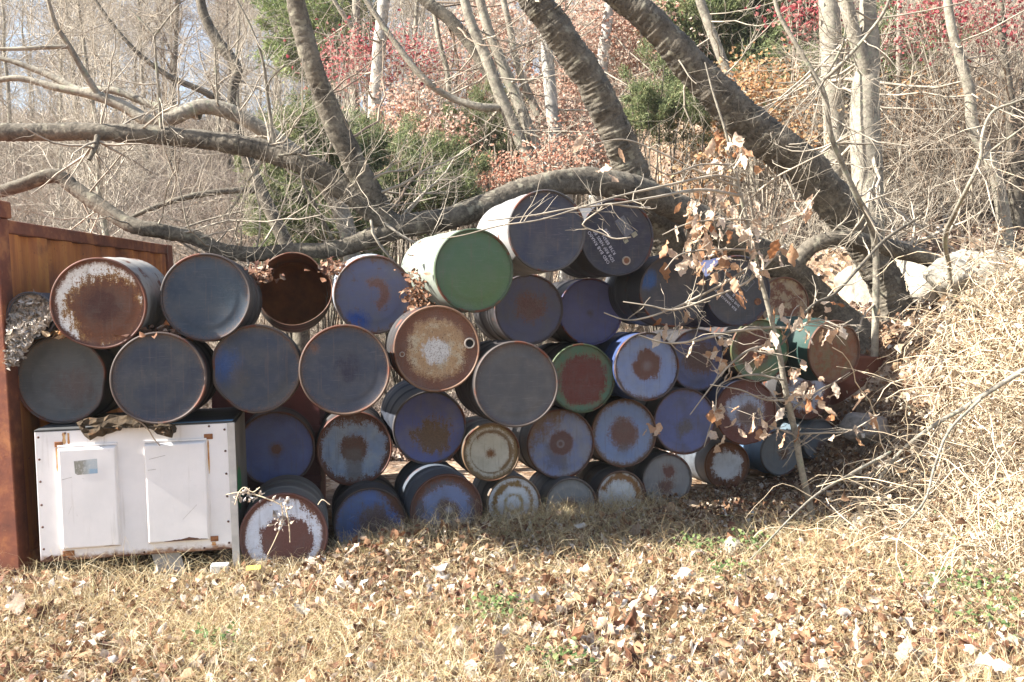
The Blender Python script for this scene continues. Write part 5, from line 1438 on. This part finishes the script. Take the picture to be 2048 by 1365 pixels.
GM = 'leafy shrubs and maples behind the drums'
leafy('maple_tree', 'crimson leaved maple around the slim trunks left of centre', 'maple', [(710, 110, 18, .45, .45), (770, 90, 18, .6, .3), (840, 115, 18, .45, .2), (680, 150, 18, .3, .35), (760, 160, 18, .5, .2), (900, 130, 18, .25, .15)], 1800, (.045, .085), MAPLE_RED, P(740, 330, 18), 11, GM)
leafy('maple_tree', 'bright red leaved maple at the upper right corner', 'maple', [(1900, 30, 14.5, .75, .35), (1990, 50, 14.5, .6, .45), (1830, 20, 14.5, .4, .3), (1960, -40, 14.5, 1.0, .4), (1870, 95, 14.5, .3, .15), (2060, 60, 14.5, .4, .4)], 2100, (.035, .075), MAPLE_RED, P(1960, 330, 14.8), 12, GM)
leafy('maple_tree', 'sparse red leaves hanging between the evergreen and the forked tree', 'maple', [(1590, 15, 15, .3, .25), (1640, 40, 15, .3, .3), (1770, 85, 15, .25, .15)], 420, (.05, .09), MAPLE_RED, P(1610, 330, 15.5), 13, GM)
leafy('leafy_shrub', 'low salmon pink shrub just above the trunk lying on the drums', 'shrub', [(1020, 345, 13.5, .55, .22), (960, 360, 13.4, .35, .2), (1080, 330, 13.6, .4, .25), (930, 390, 13.2, .3, .15), (1150, 300, 13.8, .4, .3)], 2000, (.03, .06), leaf_mat('salmon_leaves', [(0, (.36, .13, .08)), (.5, (.48, .27, .19)), (1, (.56, .41, .30))], .5, vein=False), P(1020, 470, 13.5), 14, GM)
leafy('leafy_shrub', 'orange brown leafy tree behind the thick slanting trunk', 'shrub', [(1170, 60, 18.5, .9, .7), (1140, 180, 18.4, .6, .6), (1240, 120, 18.5, .6, .6), (1270, 40, 18.6, .6, .5), (1330, 110, 18.6, .5, .4)], 5200, (.05, .09), LEAF_ORANGE, P(1180, 340, 18.5), 15, GM)
leafy('leafy_shrub', 'orange brown leafy shrub behind the twin stemmed tree', 'shrub', [(940, 80, 19, .8, .6), (880, 170, 19, .7, .6), (990, 40, 19, .6, .5), (830, 240, 18.8, .6, .5), (1010, 130, 19, .5, .5)], 3600, (.05, .09), LEAF_ORANGE, P(900, 360, 19), 16, GM)
leafy('leafy_shrub', 'tan leaved shrub to the right of the pale tan trunk', 'shrub', [(1150, 250, 16.8, .5, .45), (1090, 290, 16.6, .5, .3), (1190, 310, 16.5, .4, .3)], 2200, (.05, .09), LEAF_ORANGE, P(1140, 400, 16.8), 17, GM)
leafy('leafy_shrub', 'faded pink shrub behind the juniper, right of the whitish trunk', 'shrub', [(830, 290, 15.5, .55, .35), (880, 270, 15.5, .4, .3), (800, 220, 15.8, .4, .35)], 1900, (.05, .09), LEAF_ORANGE, P(830, 420, 15.6), 18, GM)
leafy('leafy_shrub', 'thin brown leaved shrub behind the wall, right of the forked tree', 'shrub', [(1850, 220, 16, .7, .6), (1900, 300, 15.6, .6, .5), (1800, 290, 15.8, .5, .4), (1950, 230, 16, .6, .5), (1980, 330, 15.5, .5, .4)], 3600, (.05, .09), TAN_LEAF, P(1850, 430, 16), 19, GM)
leafy('leafy_shrub', 'thin brown leaved shrub between the evergreen and the thickest trunk', 'shrub', [(1560, 200, 15.5, .6, .5), (1500, 160, 15.6, .5, .4), (1450, 250, 15, .5, .35), (1600, 280, 15, .5, .4), (1400, 330, 14.5, .4, .3)], 2600, (.05, .09), TAN_LEAF, P(1530, 390, 15.3), 20, GM)

# ------------------------------------------------------------------ wood on the hillside
def proto_tree(h, r0, lean, seed, bm, tm):
    rg = np.random.default_rng(seed)
    z = np.linspace(0, h, 10)
    C = np.stack([lean * z + np.cumsum(rg.normal(size=10)) * .07 * h / 10, np.cumsum(rg.normal(size=10)) * .07 * h / 10, z - .2], -1)[None]
    rr2 = (r0 * np.linspace(1.1, .15, 10))[None]
    root = thing('hill_tree', 'bare grey tree of the wood on the far hillside', 'tree', (0, 0, 0), group='bare trees of the wood on the hillside')
    V, Q = tubes(C, rr2, 7); MB().add(V, Q).obj('trunk', bm, root)
    mb = MB(); lv = (C, rr2)
    for sp in (dict(n=38, length=(1.5, 4.2), ang=(25, 75), K=7, wig=.18, up=.3, rr=.4, taper=.25, lenfall=.5, rmin=.011, tmin=.04),
               dict(n=8, length=(.8, 2.2), ang=(25, 65), K=6, wig=.22, up=.1, rr=.5, lenfall=.4, rmin=.0075),
               dict(n=6, length=(.4, 1.3), ang=(25, 65), K=5, wig=.25, up=.03, rr=.6, lenfall=.3, rmin=.005)):
        lv = children(*lv, rng=rg, **sp)
        V, Q = tubes(*lv, 3); mb.add(V, Q)
    tag(mb.obj('twigs', tm, root), kind='stuff')
    return root


def proto_shrub(h, seed, tm):
    rg = np.random.default_rng(seed)
    n = 16
    d = nrm(np.stack([rg.normal(size=n) * .6, rg.normal(size=n) * .6, np.ones(n)], -1))
    K = 6
    L = h * rg.uniform(.6, 1, n)
    C = rg.normal(size=(n, 1, 3)) * np.array([.12, .12, 0]) + d[:, None] * (L[:, None] * np.linspace(0, 1, K)[None])[..., None] + np.cumsum(rg.normal(size=(n, K, 3)) * .05, 1)
    rr2 = .013 * np.linspace(1, .4, K)[None] * np.ones((n, 1))
    root = thing('bare_shrub', 'leafless twiggy brown shrub on the slope behind the drums', 'shrub', (0, 0, 0), group='leafless shrubs on the slope')
    mb = MB(); lv = (C, rr2); V, Q = tubes(*lv, 4); mb.add(V, Q)
    for sp in (dict(n=6, length=(.4, 1.2), ang=(25, 60), K=5, wig=.18, up=.1, rr=.6, rmin=.005), dict(n=5, length=(.2, .7), ang=(25, 60), K=4, wig=.2, rr=.6, rmin=.0035)):
        lv = children(*lv, rng=rg, **sp); V, Q = tubes(*lv, 3); mb.add(V, Q)
    tag(mb.obj('twigs', tm, root), kind='stuff')
    return root


TWIG_HAZE = flat_mat('grey_tan_twig', (.35, .30, .235), .85, .5, 8, 0)
PT = [proto_tree(11, .085, .05, 31, BARK_GREY, TWIG_HAZE), proto_tree(13, .10, -.06, 32, BARK_GREY, TWIG_HAZE), proto_tree(9, .06, .1, 33, BARK_GREY, TWIG_HAZE), proto_tree(12, .09, -.02, 34, BARK_DARK, TWIG_BROWN)]
rg = np.random.default_rng(44)
spots = []
tries = 0
while len(spots) < 155 and tries < 8000:
    tries += 1
    y = rg.uniform(20, 85); x = rg.uniform(-.62, .62) * y
    if x > 0 and rg.uniform() < .35: continue
    if x < 0 and y < 34 and rg.uniform() < .8: continue
    if -.25 * y < x < .1 * y and y < 26: continue
    if any((x - a) ** 2 + (y - b) ** 2 < (1.1 + y * .022) ** 2 for a, b in spots): continue
    spots.append((x, y))
used = set()
for i, (x, y) in enumerate(spots):
    k = int(rg.choice(4, p=[.32, .28, .25, .15]))
    o = PT[k] if k not in used else copy_tree(PT[k])
    used.add(k)
    o.location = (x, y, float(H(x, y)) - .05)
    o.rotation_euler = (0, 0, rg.uniform(0, 6.28))
    s = rg.uniform(.75, 1.2); o.scale = (s, s, s)
    side = x / y
    o['label'] = ('dark' if k == 3 else 'pale grey') + ' bare hillside tree ' + ('above the rusty container' if side < -.33 else 'seen through the branches left of the upright branch' if side < -.19 else 'behind the maple and the twin stemmed tree' if side < .05 else 'behind the thick slanting trunks' if side < .25 else 'behind the big forked grey tree at the right')
PS = [proto_shrub(1.8, 51, TWIG_LIGHT), proto_shrub(2.4, 52, TWIG_BROWN), proto_shrub(1.5, 53, TWIG_LIGHT)]
used = set()
for i in range(170):
    for _ in range(60):
        y = rg.uniform(12.5, 50) if i > 60 else rg.uniform(12.5, 24)
        x = rg.uniform(-.58, .56) * y
        if y > (13.4 if x > 2 else 12.0): break
    k = int(rg.integers(3))
    o = PS[k] if k not in used else copy_tree(PS[k])
    used.add(k)
    o.location = (x, y, float(H(x, y)) - .05); o.rotation_euler = (0, 0, rg.uniform(0, 6.28))
    s = rg.uniform(.7, 1.5); o.scale = (s, s, s * rg.uniform(.8, 1.2))
    side = x / y
    o['label'] = ('brown' if k == 1 else 'pale') + ' leafless shrub on the slope, ' + ('above the rusty container' if side < -.33 else 'left of the junipers' if side < -.2 else 'behind the junipers' if side < -.02 else 'behind the lettered drums' if side < .2 else 'behind the stone wall at the right')

# dense low brush and dead leaves over the slope
n = 34000
y = 12.5 + 50 * rg.uniform(0, 1, n) ** 1.6; x = rg.uniform(-.60, .58, n) * y
b = np.stack([x, y, H(x, y) - .03], -1)
k_ = (x < 2.2) | (y > 14.6)
b = b[k_]; y = y[k_]; x = x[k_]; n = len(x)
d = nrm(np.stack([rg.normal(size=n) * 1.1, rg.normal(size=n) * .7, rg.uniform(.1, 1.1, n)], -1))
L = rg.uniform(.4, 1.3, n) * (1 + .5 * sst(-x, 0, 8))
K = 5
pts = [b]
for k in range(K - 1):
    d = nrm(d + rg.normal(size=(n, 3)) * .22)
    pts.append(pts[-1] + d * (L / (K - 1))[:, None])
V, Q = tubes(np.stack(pts, 1), (.0022 + .00026 * y)[:, None] * np.linspace(1, .5, K)[None], 3)
nb_ = 36000
yb = 17 + 58 * rg.uniform(0, 1, nb_) ** 1.3; xb = -rg.uniform(.02, .60, nb_) * yb
bb = np.stack([xb, yb, H(xb, yb) - .03], -1)
db = nrm(np.stack([rg.normal(size=nb_) * .9, rg.normal(size=nb_) * .6, rg.uniform(.3, 1.5, nb_)], -1))
Lb = rg.uniform(.6, 2.0, nb_)
pb_ = [bb]
for k in range(4):
    db = nrm(db + rg.normal(size=(nb_, 3)) * .25)
    pb_.append(pb_[-1] + db * (Lb / 4)[:, None])
V2, Q2 = tubes(np.stack(pb_, 1), (.002 + .00022 * yb)[:, None] * np.linspace(1, .5, 5)[None], 3)
tag(MB().add(V2, Q2).obj('thicket', flat_mat('thicket_stems', (.20, .16, .125), .9, .5, 1.5, 0)), 'grey purple thicket of thin stems on the slope behind the container', 'thicket', kind='stuff')
brown_brush = flat_mat('brush_stems', (.27, .215, .175), .9, .45, 2, 0)
tag(MB().add(V, Q).obj('brush', brown_brush), 'tangle of thin dry stems covering the slope behind the drums', 'brush', kind='stuff')
HILL_LITTER = leaf_mat('hill_litter', [(0, (.08, .045, .035)), (.4, (.20, .13, .095)), (.75, (.34, .25, .19)), (.93, (.52, .44, .37)), (1, (.62, .58, .54))], .2)
n = 50000
y = 11.0 + 40 * rg.uniform(0, 1, n) ** 1.8; x = rg.uniform(-.60, .58, n) * y
keep = ~((y < 13) & (x < 2.4) & (x > -4) & (y < 10.5))
x, y = x[keep], y[keep]; n = len(x)
pos = np.stack([x, y, H(x, y) + rg.uniform(0, .05, n)], -1)
V, T = leaf_batch(pos, np.array([0, -.3, 1]) + rg.normal(size=(n, 3)) * .5, rg.uniform(.04, .08, n) * (1 + y / 40), rg, .6)
tag(MB().add(V, T=T).obj('fallen_leaves', HILL_LITTER), 'brown fallen leaves covering the slope behind the drums', 'leaf litter', kind='stuff')

# ------------------------------------------------------------------ bramble mound at the right
def heap(x, y):
    return 1.30 * sst(x, 2.6, 4.6) * sst(y, 6.4, 8.6) * (1 - .55 * sst(y, 9.6, 11))


VINE = flat_mat('dry_vine', (.56, .445, .30), .85, .45, 5, 0)
n = 8500
x = 1.5 + 4.9 * rg.uniform(0, 1, n) ** .62; y = rg.uniform(6.2, 10.2, n)
kp = (x > 2.75 + np.maximum((y - 7.6) * .80, 0) + .5 * (vnoise(x, y, 2.0, 3) - .5)) & (x - .62 * y < .3) & ~((x < 3.6) & (y > 8.9))
x, y = x[kp], y[kp]; n = len(x)
h = heap(x, y)
b = np.stack([x, y, H(x, y) + h * rg.uniform(.0, .9, n)], -1)
d = nrm(np.stack([rg.normal(size=n) * .8 - .12, rg.normal(size=n) * .7 - .2, rg.uniform(.1, 1.3, n)], -1))
L = rg.uniform(.3, 1.25, n); K = 9
pts = [b]
for k in range(K - 1):
    d = nrm(d + rg.normal(size=(n, 3)) * .22 + np.array([0, -.02, -.22]))
    q = pts[-1] + d * (L / (K - 1))[:, None]
    q[:, 2] = np.maximum(q[:, 2], H(q[:, 0], q[:, 1]) + .02)
    pts.append(q)
VP_ = np.stack(pts, 1)
VR_ = (.0016 + .0042 * rg.uniform(0, 1, n) ** 2.5)[:, None] * np.linspace(1, .6, K)[None]
mb = MB(); V, Q = tubes(VP_, VR_, 3); mb.add(V, Q)
C, r = children(VP_, VR_, n=3, length=(.08, .35), ang=(30, 80), K=5, wig=.35, rr=.7, rmin=.001, rng=rg)
V, Q = tubes(C, r, 3); mb.add(V, Q)
k2 = rg.choice(n, 900, replace=False)
K2 = 14
d = nrm(np.stack([rg.normal(size=900) * .9 - .1, rg.normal(size=900) * .7 - .2, rg.uniform(.3, 1.6, 900)], -1))
L2 = rg.uniform(.7, 2.0, 900)
p2 = [b[k2]]
for k in range(K2 - 1):
    d = nrm(d + rg.normal(size=(900, 3)) * .26 + np.array([0, -.02, -.17]))
    q = p2[-1] + d * (L2 / (K2 - 1))[:, None]
    q[:, 2] = np.maximum(q[:, 2], H(q[:, 0], q[:, 1]) + .03)
    p2.append(q)
V, Q = tubes(np.stack(p2, 1), rg.uniform(.003, .0068, 900)[:, None] * np.linspace(1, .55, K2)[None], 4); mb.add(V, Q)
tag(mb.obj('bramble', VINE), 'big mound of tangled straw coloured dry vines at the right', 'bramble', kind='stuff')
m = 17000
i = rg.integers(0, n, m); j = rg.integers(2, K, m)
V, T = leaf_batch(VP_[i, j] + rg.normal(size=(m, 3)) * .03, rg.normal(size=(m, 3)) + np.array([-.3, -.3, .6]), rg.uniform(.02, .06, m) * np.where(rg.uniform(0, 1, m) < .08, 1.9, 1), rg, 1.0)
tag(MB().add(V, T=T).obj('bramble_leaves', leaf_mat('bramble_dead_leaf', [(0, (.16, .08, .045)), (.25, (.38, .26, .15)), (.6, (.60, .48, .33)), (.95, (.74, .67, .55)), (1, (.2, .28, .12))], .35)), 'shrivelled pale leaves caught in the mound of dry vines', 'dead leaves', kind='stuff')
o, pp, rr2 = None, None, None
tr = thing('dead_branch', 'straight bare grey stick poking up out of the bramble at the right edge', 'branch', (0, 0, 0))
o, pp, rr2 = stem('branch', [(2090, 715, 12, 7.6), (2000, 770, 11, 7.6), (1930, 815, 10, 7.6), (1870, 850, 9, 7.6), (1800, 905, 7, 7.65), (1740, 985, 6, 7.7)], BARK_GREY, tr, 8, .04, 40)
twigs(tr, 'twigs', pp, rr2, [dict(n=5, length=(.2, .5), ang=(30, 60), K=5, wig=.15, rr=.5, rmin=.002)], TWIG_LIGHT)
for lab, pts in (('dead grey stem leaning left in front of the bramble near the sapling base', [(1500, 1120, 3, 6.4), (1620, 1000, 5, 6.9), (1700, 950, 6, 7.2), (1780, 905, 7, 7.5)]),
                 ('long bare vine stem curving down the lower right of the bramble', [(1800, 1060, 3, 6.2), (1850, 1000, 5, 6.4), (1870, 930, 5, 6.6), (1900, 860, 6, 6.9), (1960, 800, 6, 7.2)])):
    tr = thing('dead_branch', lab, 'branch', (0, 0, 0))
    o, pp, rr2 = stem('branch', pts, BARK_GREY, tr, 7, .04, 40)
    twigs(tr, 'twigs', pp, rr2, [dict(n=5, length=(.15, .4), ang=(30, 70), K=6, wig=.2, rr=.5, rmin=.0018), dict(n=2, length=(.08, .2), K=4, rr=.6, rmin=.0012)], TWIG_LIGHT)

# ------------------------------------------------------------------ foreground grass, litter, leaves
def near_points(n, rg, ymin=4.2, ymax=10.5, p=1.2):
    y = ymin + (ymax - ymin) * rg.uniform(0, 1, n) ** p
    x = rg.uniform(-.58, .58, n) * y
    return x, y


def in_stack(x, y):
    # footprint of the cabinet, container and drums: behind the line of their front ends
    fy = np.where(x < -1.8, 6.20, np.where(x < 3.4, 6.45 + (x + 1.8) * .70, 99))
    return (y > fy + .12) & (x < 3.4)


def shade_zone(x, y):
    return sst(x, .2, 1.6) * sst(y, 7.0, 7.9)


# litter
x, y = near_points(60000, rg, 4.2, 11.5, 1.1)
k = ~in_stack(x, y)
x, y = x[k], y[k]; n = len(x)
dens = vnoise(x, y, 1.3, 8)
k = rg.uniform(0, 1, n) < .35 + .65 * dens + shade_zone(x, y)
x, y = x[k], y[k]; n = len(x)
pos = np.stack([x, y, H(x, y) + rg.uniform(.0, .10, n)], -1)
V, T = leaf_batch(pos, np.array([0, -.1, .9]) + rg.normal(size=(n, 3)) * .55, rg.uniform(.018, .058, n) * np.where(rg.uniform(0, 1, n) < .13, 1.7, 1), rg, .9)
tag(MB().add(V, T=T).obj('leaf_litter', LITTER), 'brown and tan fallen leaves scattered through the dry grass in front', 'leaf litter', kind='stuff')
x, y = near_points(3300, rg, 4.2, 10.5, 1.0)
k = ~in_stack(x, y); x, y = x[k], y[k]; n = len(x)
k = rg.uniform(0, 1, n) < .25 + .9 * (vnoise(x, y, 1.1, 4) > .5)
x, y = x[k], y[k]; n = len(x)
pos = np.stack([x, y, H(x, y) + rg.uniform(.02, .08, n)], -1)
V, T = leaf_batch(pos, np.array([-.2, -.2, .8]) + rg.normal(size=(n, 3)) * .6, rg.uniform(.018, .05, n) * np.where(rg.uniform(0, 1, n) < .1, 1.6, 1), rg, 1.2)
tag(MB().add(V, T=T).obj('pale_litter', PALE_LEAF), 'bleached whitish leaf scraps scattered through the dry grass', 'leaf litter', kind='stuff')

x, y = near_points(5200, rg, 4.2, 8.0, 1.3)
k = (~in_stack(x, y)) & (rg.uniform(0, 1, len(x)) < .14 + .62 * sst(vnoise(x, y, .9, 21), .42, .8)); x, y = x[k], y[k]; n = len(x)
pos = np.stack([x, y, H(x, y) + rg.uniform(.03, .11, n)], -1)
V, T = leaf_batch(pos, np.array([-.2, -.3, .6]) + rg.normal(size=(n, 3)) * .8, rg.uniform(.05, .105, n), rg, .9, .55)
BIGL = leaf_mat('curled_leaf', [(0, (.12, .05, .035)), (.22, (.26, .12, .065)), (.45, (.42, .25, .14)), (.65, (.50, .38, .28)), (.85, (.58, .50, .43)), (1, (.66, .62, .57))], .25)
tag(MB().add(V, T=T).obj('curled_leaves', BIGL), 'larger curled brown and buff leaves lying among the dry grass in front', 'leaf litter', kind='stuff')


# grass blades (ribbons)
def blades(x, y, rg, hl, wd, lay, K=4):
    n = len(x)
    b = np.stack([x, y, H(x, y) - .005], -1)
    az = rg.uniform(0, 6.28, n)
    up = rg.uniform(*lay, n)
    d = nrm(np.stack([np.cos(az), np.sin(az), up], -1))
    L = rg.uniform(hl[0], hl[1], n) * (.6 + .8 * vnoise(x, y, .9, 6))
    side = nrm(np.cross(d, rg.normal(size=(n, 3))))
    pts = [b]
    for k in range(K - 1):
        d = nrm(d + rg.normal(size=(n, 3)) * .18 + np.array([0, 0, -.28 * k]))
        q = pts[-1] + d * (L / (K - 1))[:, None]
        q[:, 2] = np.maximum(q[:, 2], b[:, 2] + .004 + .03 * rg.uniform(0, 1, n))
        pts.append(q)
    C = np.stack(pts, 1)
    w_ = rg.uniform(wd[0], wd[1], n)[:, None] * np.linspace(1, .25, K)[None]
    V = np.stack([C - side[:, None] * w_[..., None], C + side[:, None] * w_[..., None]], 2)
    base = (np.arange(n) * K * 2)[:, None]
    i = (np.arange(K - 1) * 2)[None]
    Q = np.stack([base + i, base + i + 1, base + i + 3, base + i + 2], -1).reshape(-1, 4)
    return V.reshape(-1, 3), Q


x, y = near_points(160000, rg, 4.2, 9.5, 1.15)
k = (~in_stack(x, y)) & (rg.uniform(0, 1, len(x)) < (.35 + .75 * vnoise(x, y, 1.6, 5)) * (1 - .93 * shade_zone(x, y)))
x, y = x[k], y[k]
mb = MB(); V, Q = blades(x, y, rg, (.08, .30), (.0009, .0021), (.2, 2.0)); mb.add(V, Q)
x, y = near_points(9000, rg, 4.2, 8.6, 1.1)
k = ~in_stack(x, y); x, y = x[k], y[k]
V, Q = blades(x, y, rg, (.22, .55), (.0010, .0020), (.1, 1.0), 7); mb.add(V, Q)
tag(mb.obj('grass', STRAW), 'dry straw coloured grass in front of the drums', 'grass', kind='stuff')
# taller grass along the foot of the stack
n = 13000
x = rg.uniform(-3.4, 2.2, n)
fy = np.where(x < -1.8, 6.30, 6.45 + (x + 1.8) * .66)
y = fy + rg.normal(size=n) * .17 - .12
k = rg.uniform(0, 1, n) < (.35 + .8 * vnoise(x, y, 1.8, 9)) * (1 - .8 * sst(x, .9, 1.6)) * (.12 + .88 * sst(x, -1.95, -1.7))
x, y = x[k], y[k]
V, Q = blades(x, y, rg, (.12, .42), (.0009, .0021), (.8, 3.2), 6)
tag(MB().add(V, Q).obj('tall_grass', STRAW), 'taller dry grass stems along the foot of the bottom row of drums', 'grass', kind='stuff')

# seed stalk hanging in front of the white and rust drum
tr = thing('weed_stalk', 'withered pale weed hanging in front of the large white and rust drum', 'weed', (0, 0, 0))
mb = MB()
for pts in ([(452, 990, 2, 6.2), (480, 985, 2.5, 6.2), (510, 990, 3, 6.2), (540, 1000, 3, 6.2), (562, 1010, 3, 6.2)], [(562, 1005, 3, 6.2), (565, 1040, 3, 6.2), (550, 1080, 2, 6.2), (535, 1110, 2, 6.2)], [(570, 1010, 3, 6.2), (578, 1050, 3, 6.2), (580, 1085, 2, 6.2)], [(660, 1010, 2, 6.2), (645, 1000, 2, 6.2), (636, 1010, 2, 6.2)], [(470, 1010, 2, 6.15), (478, 985, 2, 6.15), (490, 975, 2, 6.15), (505, 985, 2, 6.15), (520, 975, 2, 6.15)]):
    W, rr2 = px_line(pts); n = 14
    V, Q = tubes(catmull(W, n)[None], np.interp(np.linspace(0, 1, n), np.linspace(0, 1, len(rr2)), rr2)[None], 5)
    MB().add(V, Q).obj('stalk', VINE, tr)
pos = np.concatenate([np.array([P(rg.normal(565, 12), rg.uniform(995, 1060), 6.19 + rg.normal() * .02) for _ in range(46)]), np.array([P(rg.uniform(460, 525), rg.uniform(978, 1005), 6.18) for _ in range(34)])])
V, T = leaf_batch(pos, rg.normal(size=(len(pos), 3)), rg.uniform(.02, .06, len(pos)), rg, .8, .3)
tag(MB().add(V, T=T).obj('withered_leaves', PALE_LEAF, tr), kind='stuff')

# big pale fallen leaves, each its own
FL = []
for me in LEAFM:
    m2 = me.copy(); m2.name = 'fallen_leaf'; m2.materials.clear(); m2.materials.append(WHITE_FALLEN); FL.append(m2)
spots = [(710, 1180, .20), (1000, 1205, .22), (1160, 1208, .20), (1330, 1195, .15), (660, 1060, .12), (1045, 1310, .17), (1150, 1325, .15), (1180, 1350, .16), (470, 1350, .2), (540, 1345, .18), (345, 1268, .14), (35, 1240, .16), (480, 1170, .14), (690, 1120, .12), (1220, 1075, .14), (1265, 1070, .14), (1500, 1055, .13), (1560, 1075, .14), (1650, 985, .17), (1570, 990, .17), (1660, 1010, .15), (1395, 1010, .2), (1440, 1012, .18), (1600, 1025, .15), (1700, 930, .14), (1690, 905, .12), (1620, 1060, .16), (1710, 1300, .16), (1650, 1290, .18), (1745, 1190, .18), (1450, 1335, .2), (1550, 1325, .2), (1680, 1325, .18), (1800, 1340, .22), (1930, 1340, .2), (1980, 1300, .18), (2010, 1355, .2), (1850, 1310, .16), (2000, 1040, .2), (1960, 1055, .2), (1930, 940, .18), (1800, 1000, .16), (1890, 1150, .16), (1380, 1120, .12), (900, 1260, .14), (620, 1300, .14), (240, 1300, .14), (120, 1290, .14), (310, 1190, .11), (170, 1180, .1), (830, 1120, .11), (960, 1130, .11), (1290, 1240, .14), (1000, 1350, .16), (760, 1345, .15), (100, 1345, .15)]
for (px, py, s) in spots:
    d = ray(px, py); Y = -(CZ - .06) / d[2] * d[1]
    for _ in range(3):
        q = P(px, py, Y); Y -= (float(H(q[0], q[1])) + .06 - q[2]) / max(.12, -d[2] / d[1])
    q = P(px, py, Y)
    o = link('fallen_leaf', FL[rg.integers(14)])
    o.location = (q[0], q[1], float(H(q[0], q[1])) + .05 + rg.uniform(0, .03))
    o.scale = (s, s * 1.25, s)
    o.rotation_euler = (rg.normal() * .5, rg.normal() * .5, rg.uniform(0, 6.28))
    tag(o, 'large curled pale dead leaf ' + ('in the shaded litter around the foot of the sapling' if py < 1080 and px > 1180 else 'in the sunny grass below the white cabinet' if px < 470 else 'in the grass below the large white and rust drum' if px < 850 else 'in the grass at the middle, below the small white drums' if px < 1350 else 'in the grass at the lower right, below the bramble'), 'leaf', 'large pale dead leaves on the ground')

# small green weeds
WD = [(995, 1245, 90, .09, 'bright green chickweed tuft beside the large pale leaf near the centre'), (1400, 1115, 60, .10, 'yellow green weed patch in the grass left of the mossy stone'), (1500, 1110, 50, .08, 'yellow green weed patch right of the mossy stone'), (1960, 1205, 70, .16, 'round leaved green plant at the lower right below the bramble'), (1900, 1190, 40, .12, 'low round leaved green plant left of the larger one at the lower right'), (1450, 1165, 40, .08, 'small green weed beside the white lump of stone'), (425, 1305, 40, .06, 'small green grass tuft at the lower left'), (1130, 1345, 40, .08, 'small green weed at the bottom edge near the centre'), (1970, 1270, 40, .12, 'trailing green sprig near the right edge')]
for px, py, n, rad, lab in WD:
    d = ray(px, py); Y = -(CZ - .03) / d[2] * d[1]; q = P(px, py, Y)
    n = int(n * 1.6); pos = q + rg.normal(size=(n, 3)) * np.array([rad, rad, 0]) ; pos[:, 2] = H(pos[:, 0], pos[:, 1]) + rg.uniform(.05, .17, n)
    tr = thing('weed', lab, 'weed', q, group='green weeds in the dry grass')
    V, T = leaf_batch(pos - q, np.array([0, -.3, 1]) + rg.normal(size=(n, 3)) * .4, rg.uniform(.018, .036, n), rg, .5, .8)
    tag(MB().add(V, T=T).obj('leaves', GREEN_WEED, tr), kind='stuff')

# ------------------------------------------------------------------ air
hz = bpy.data.materials.new('air')
hz.use_nodes = True
hz.node_tree.nodes.clear()
ho = hz.node_tree.nodes.new('ShaderNodeOutputMaterial')
hv = hz.node_tree.nodes.new('ShaderNodeVolumePrincipled')
hv.inputs['Color'].default_value = (1, .97, .93, 1)
hv.inputs['Density'].default_value = .0006
hv.inputs['Anisotropy'].default_value = .2
hz.node_tree.links.new(hv.outputs[0], ho.inputs['Volume'])
zt = float(max(GZ.max() + 2, 48))
tag(MB().box(-262, 262, -162, 422, float(GZ.min()) - 1, zt).obj('haze', hz, smooth=False), kind='stuff')
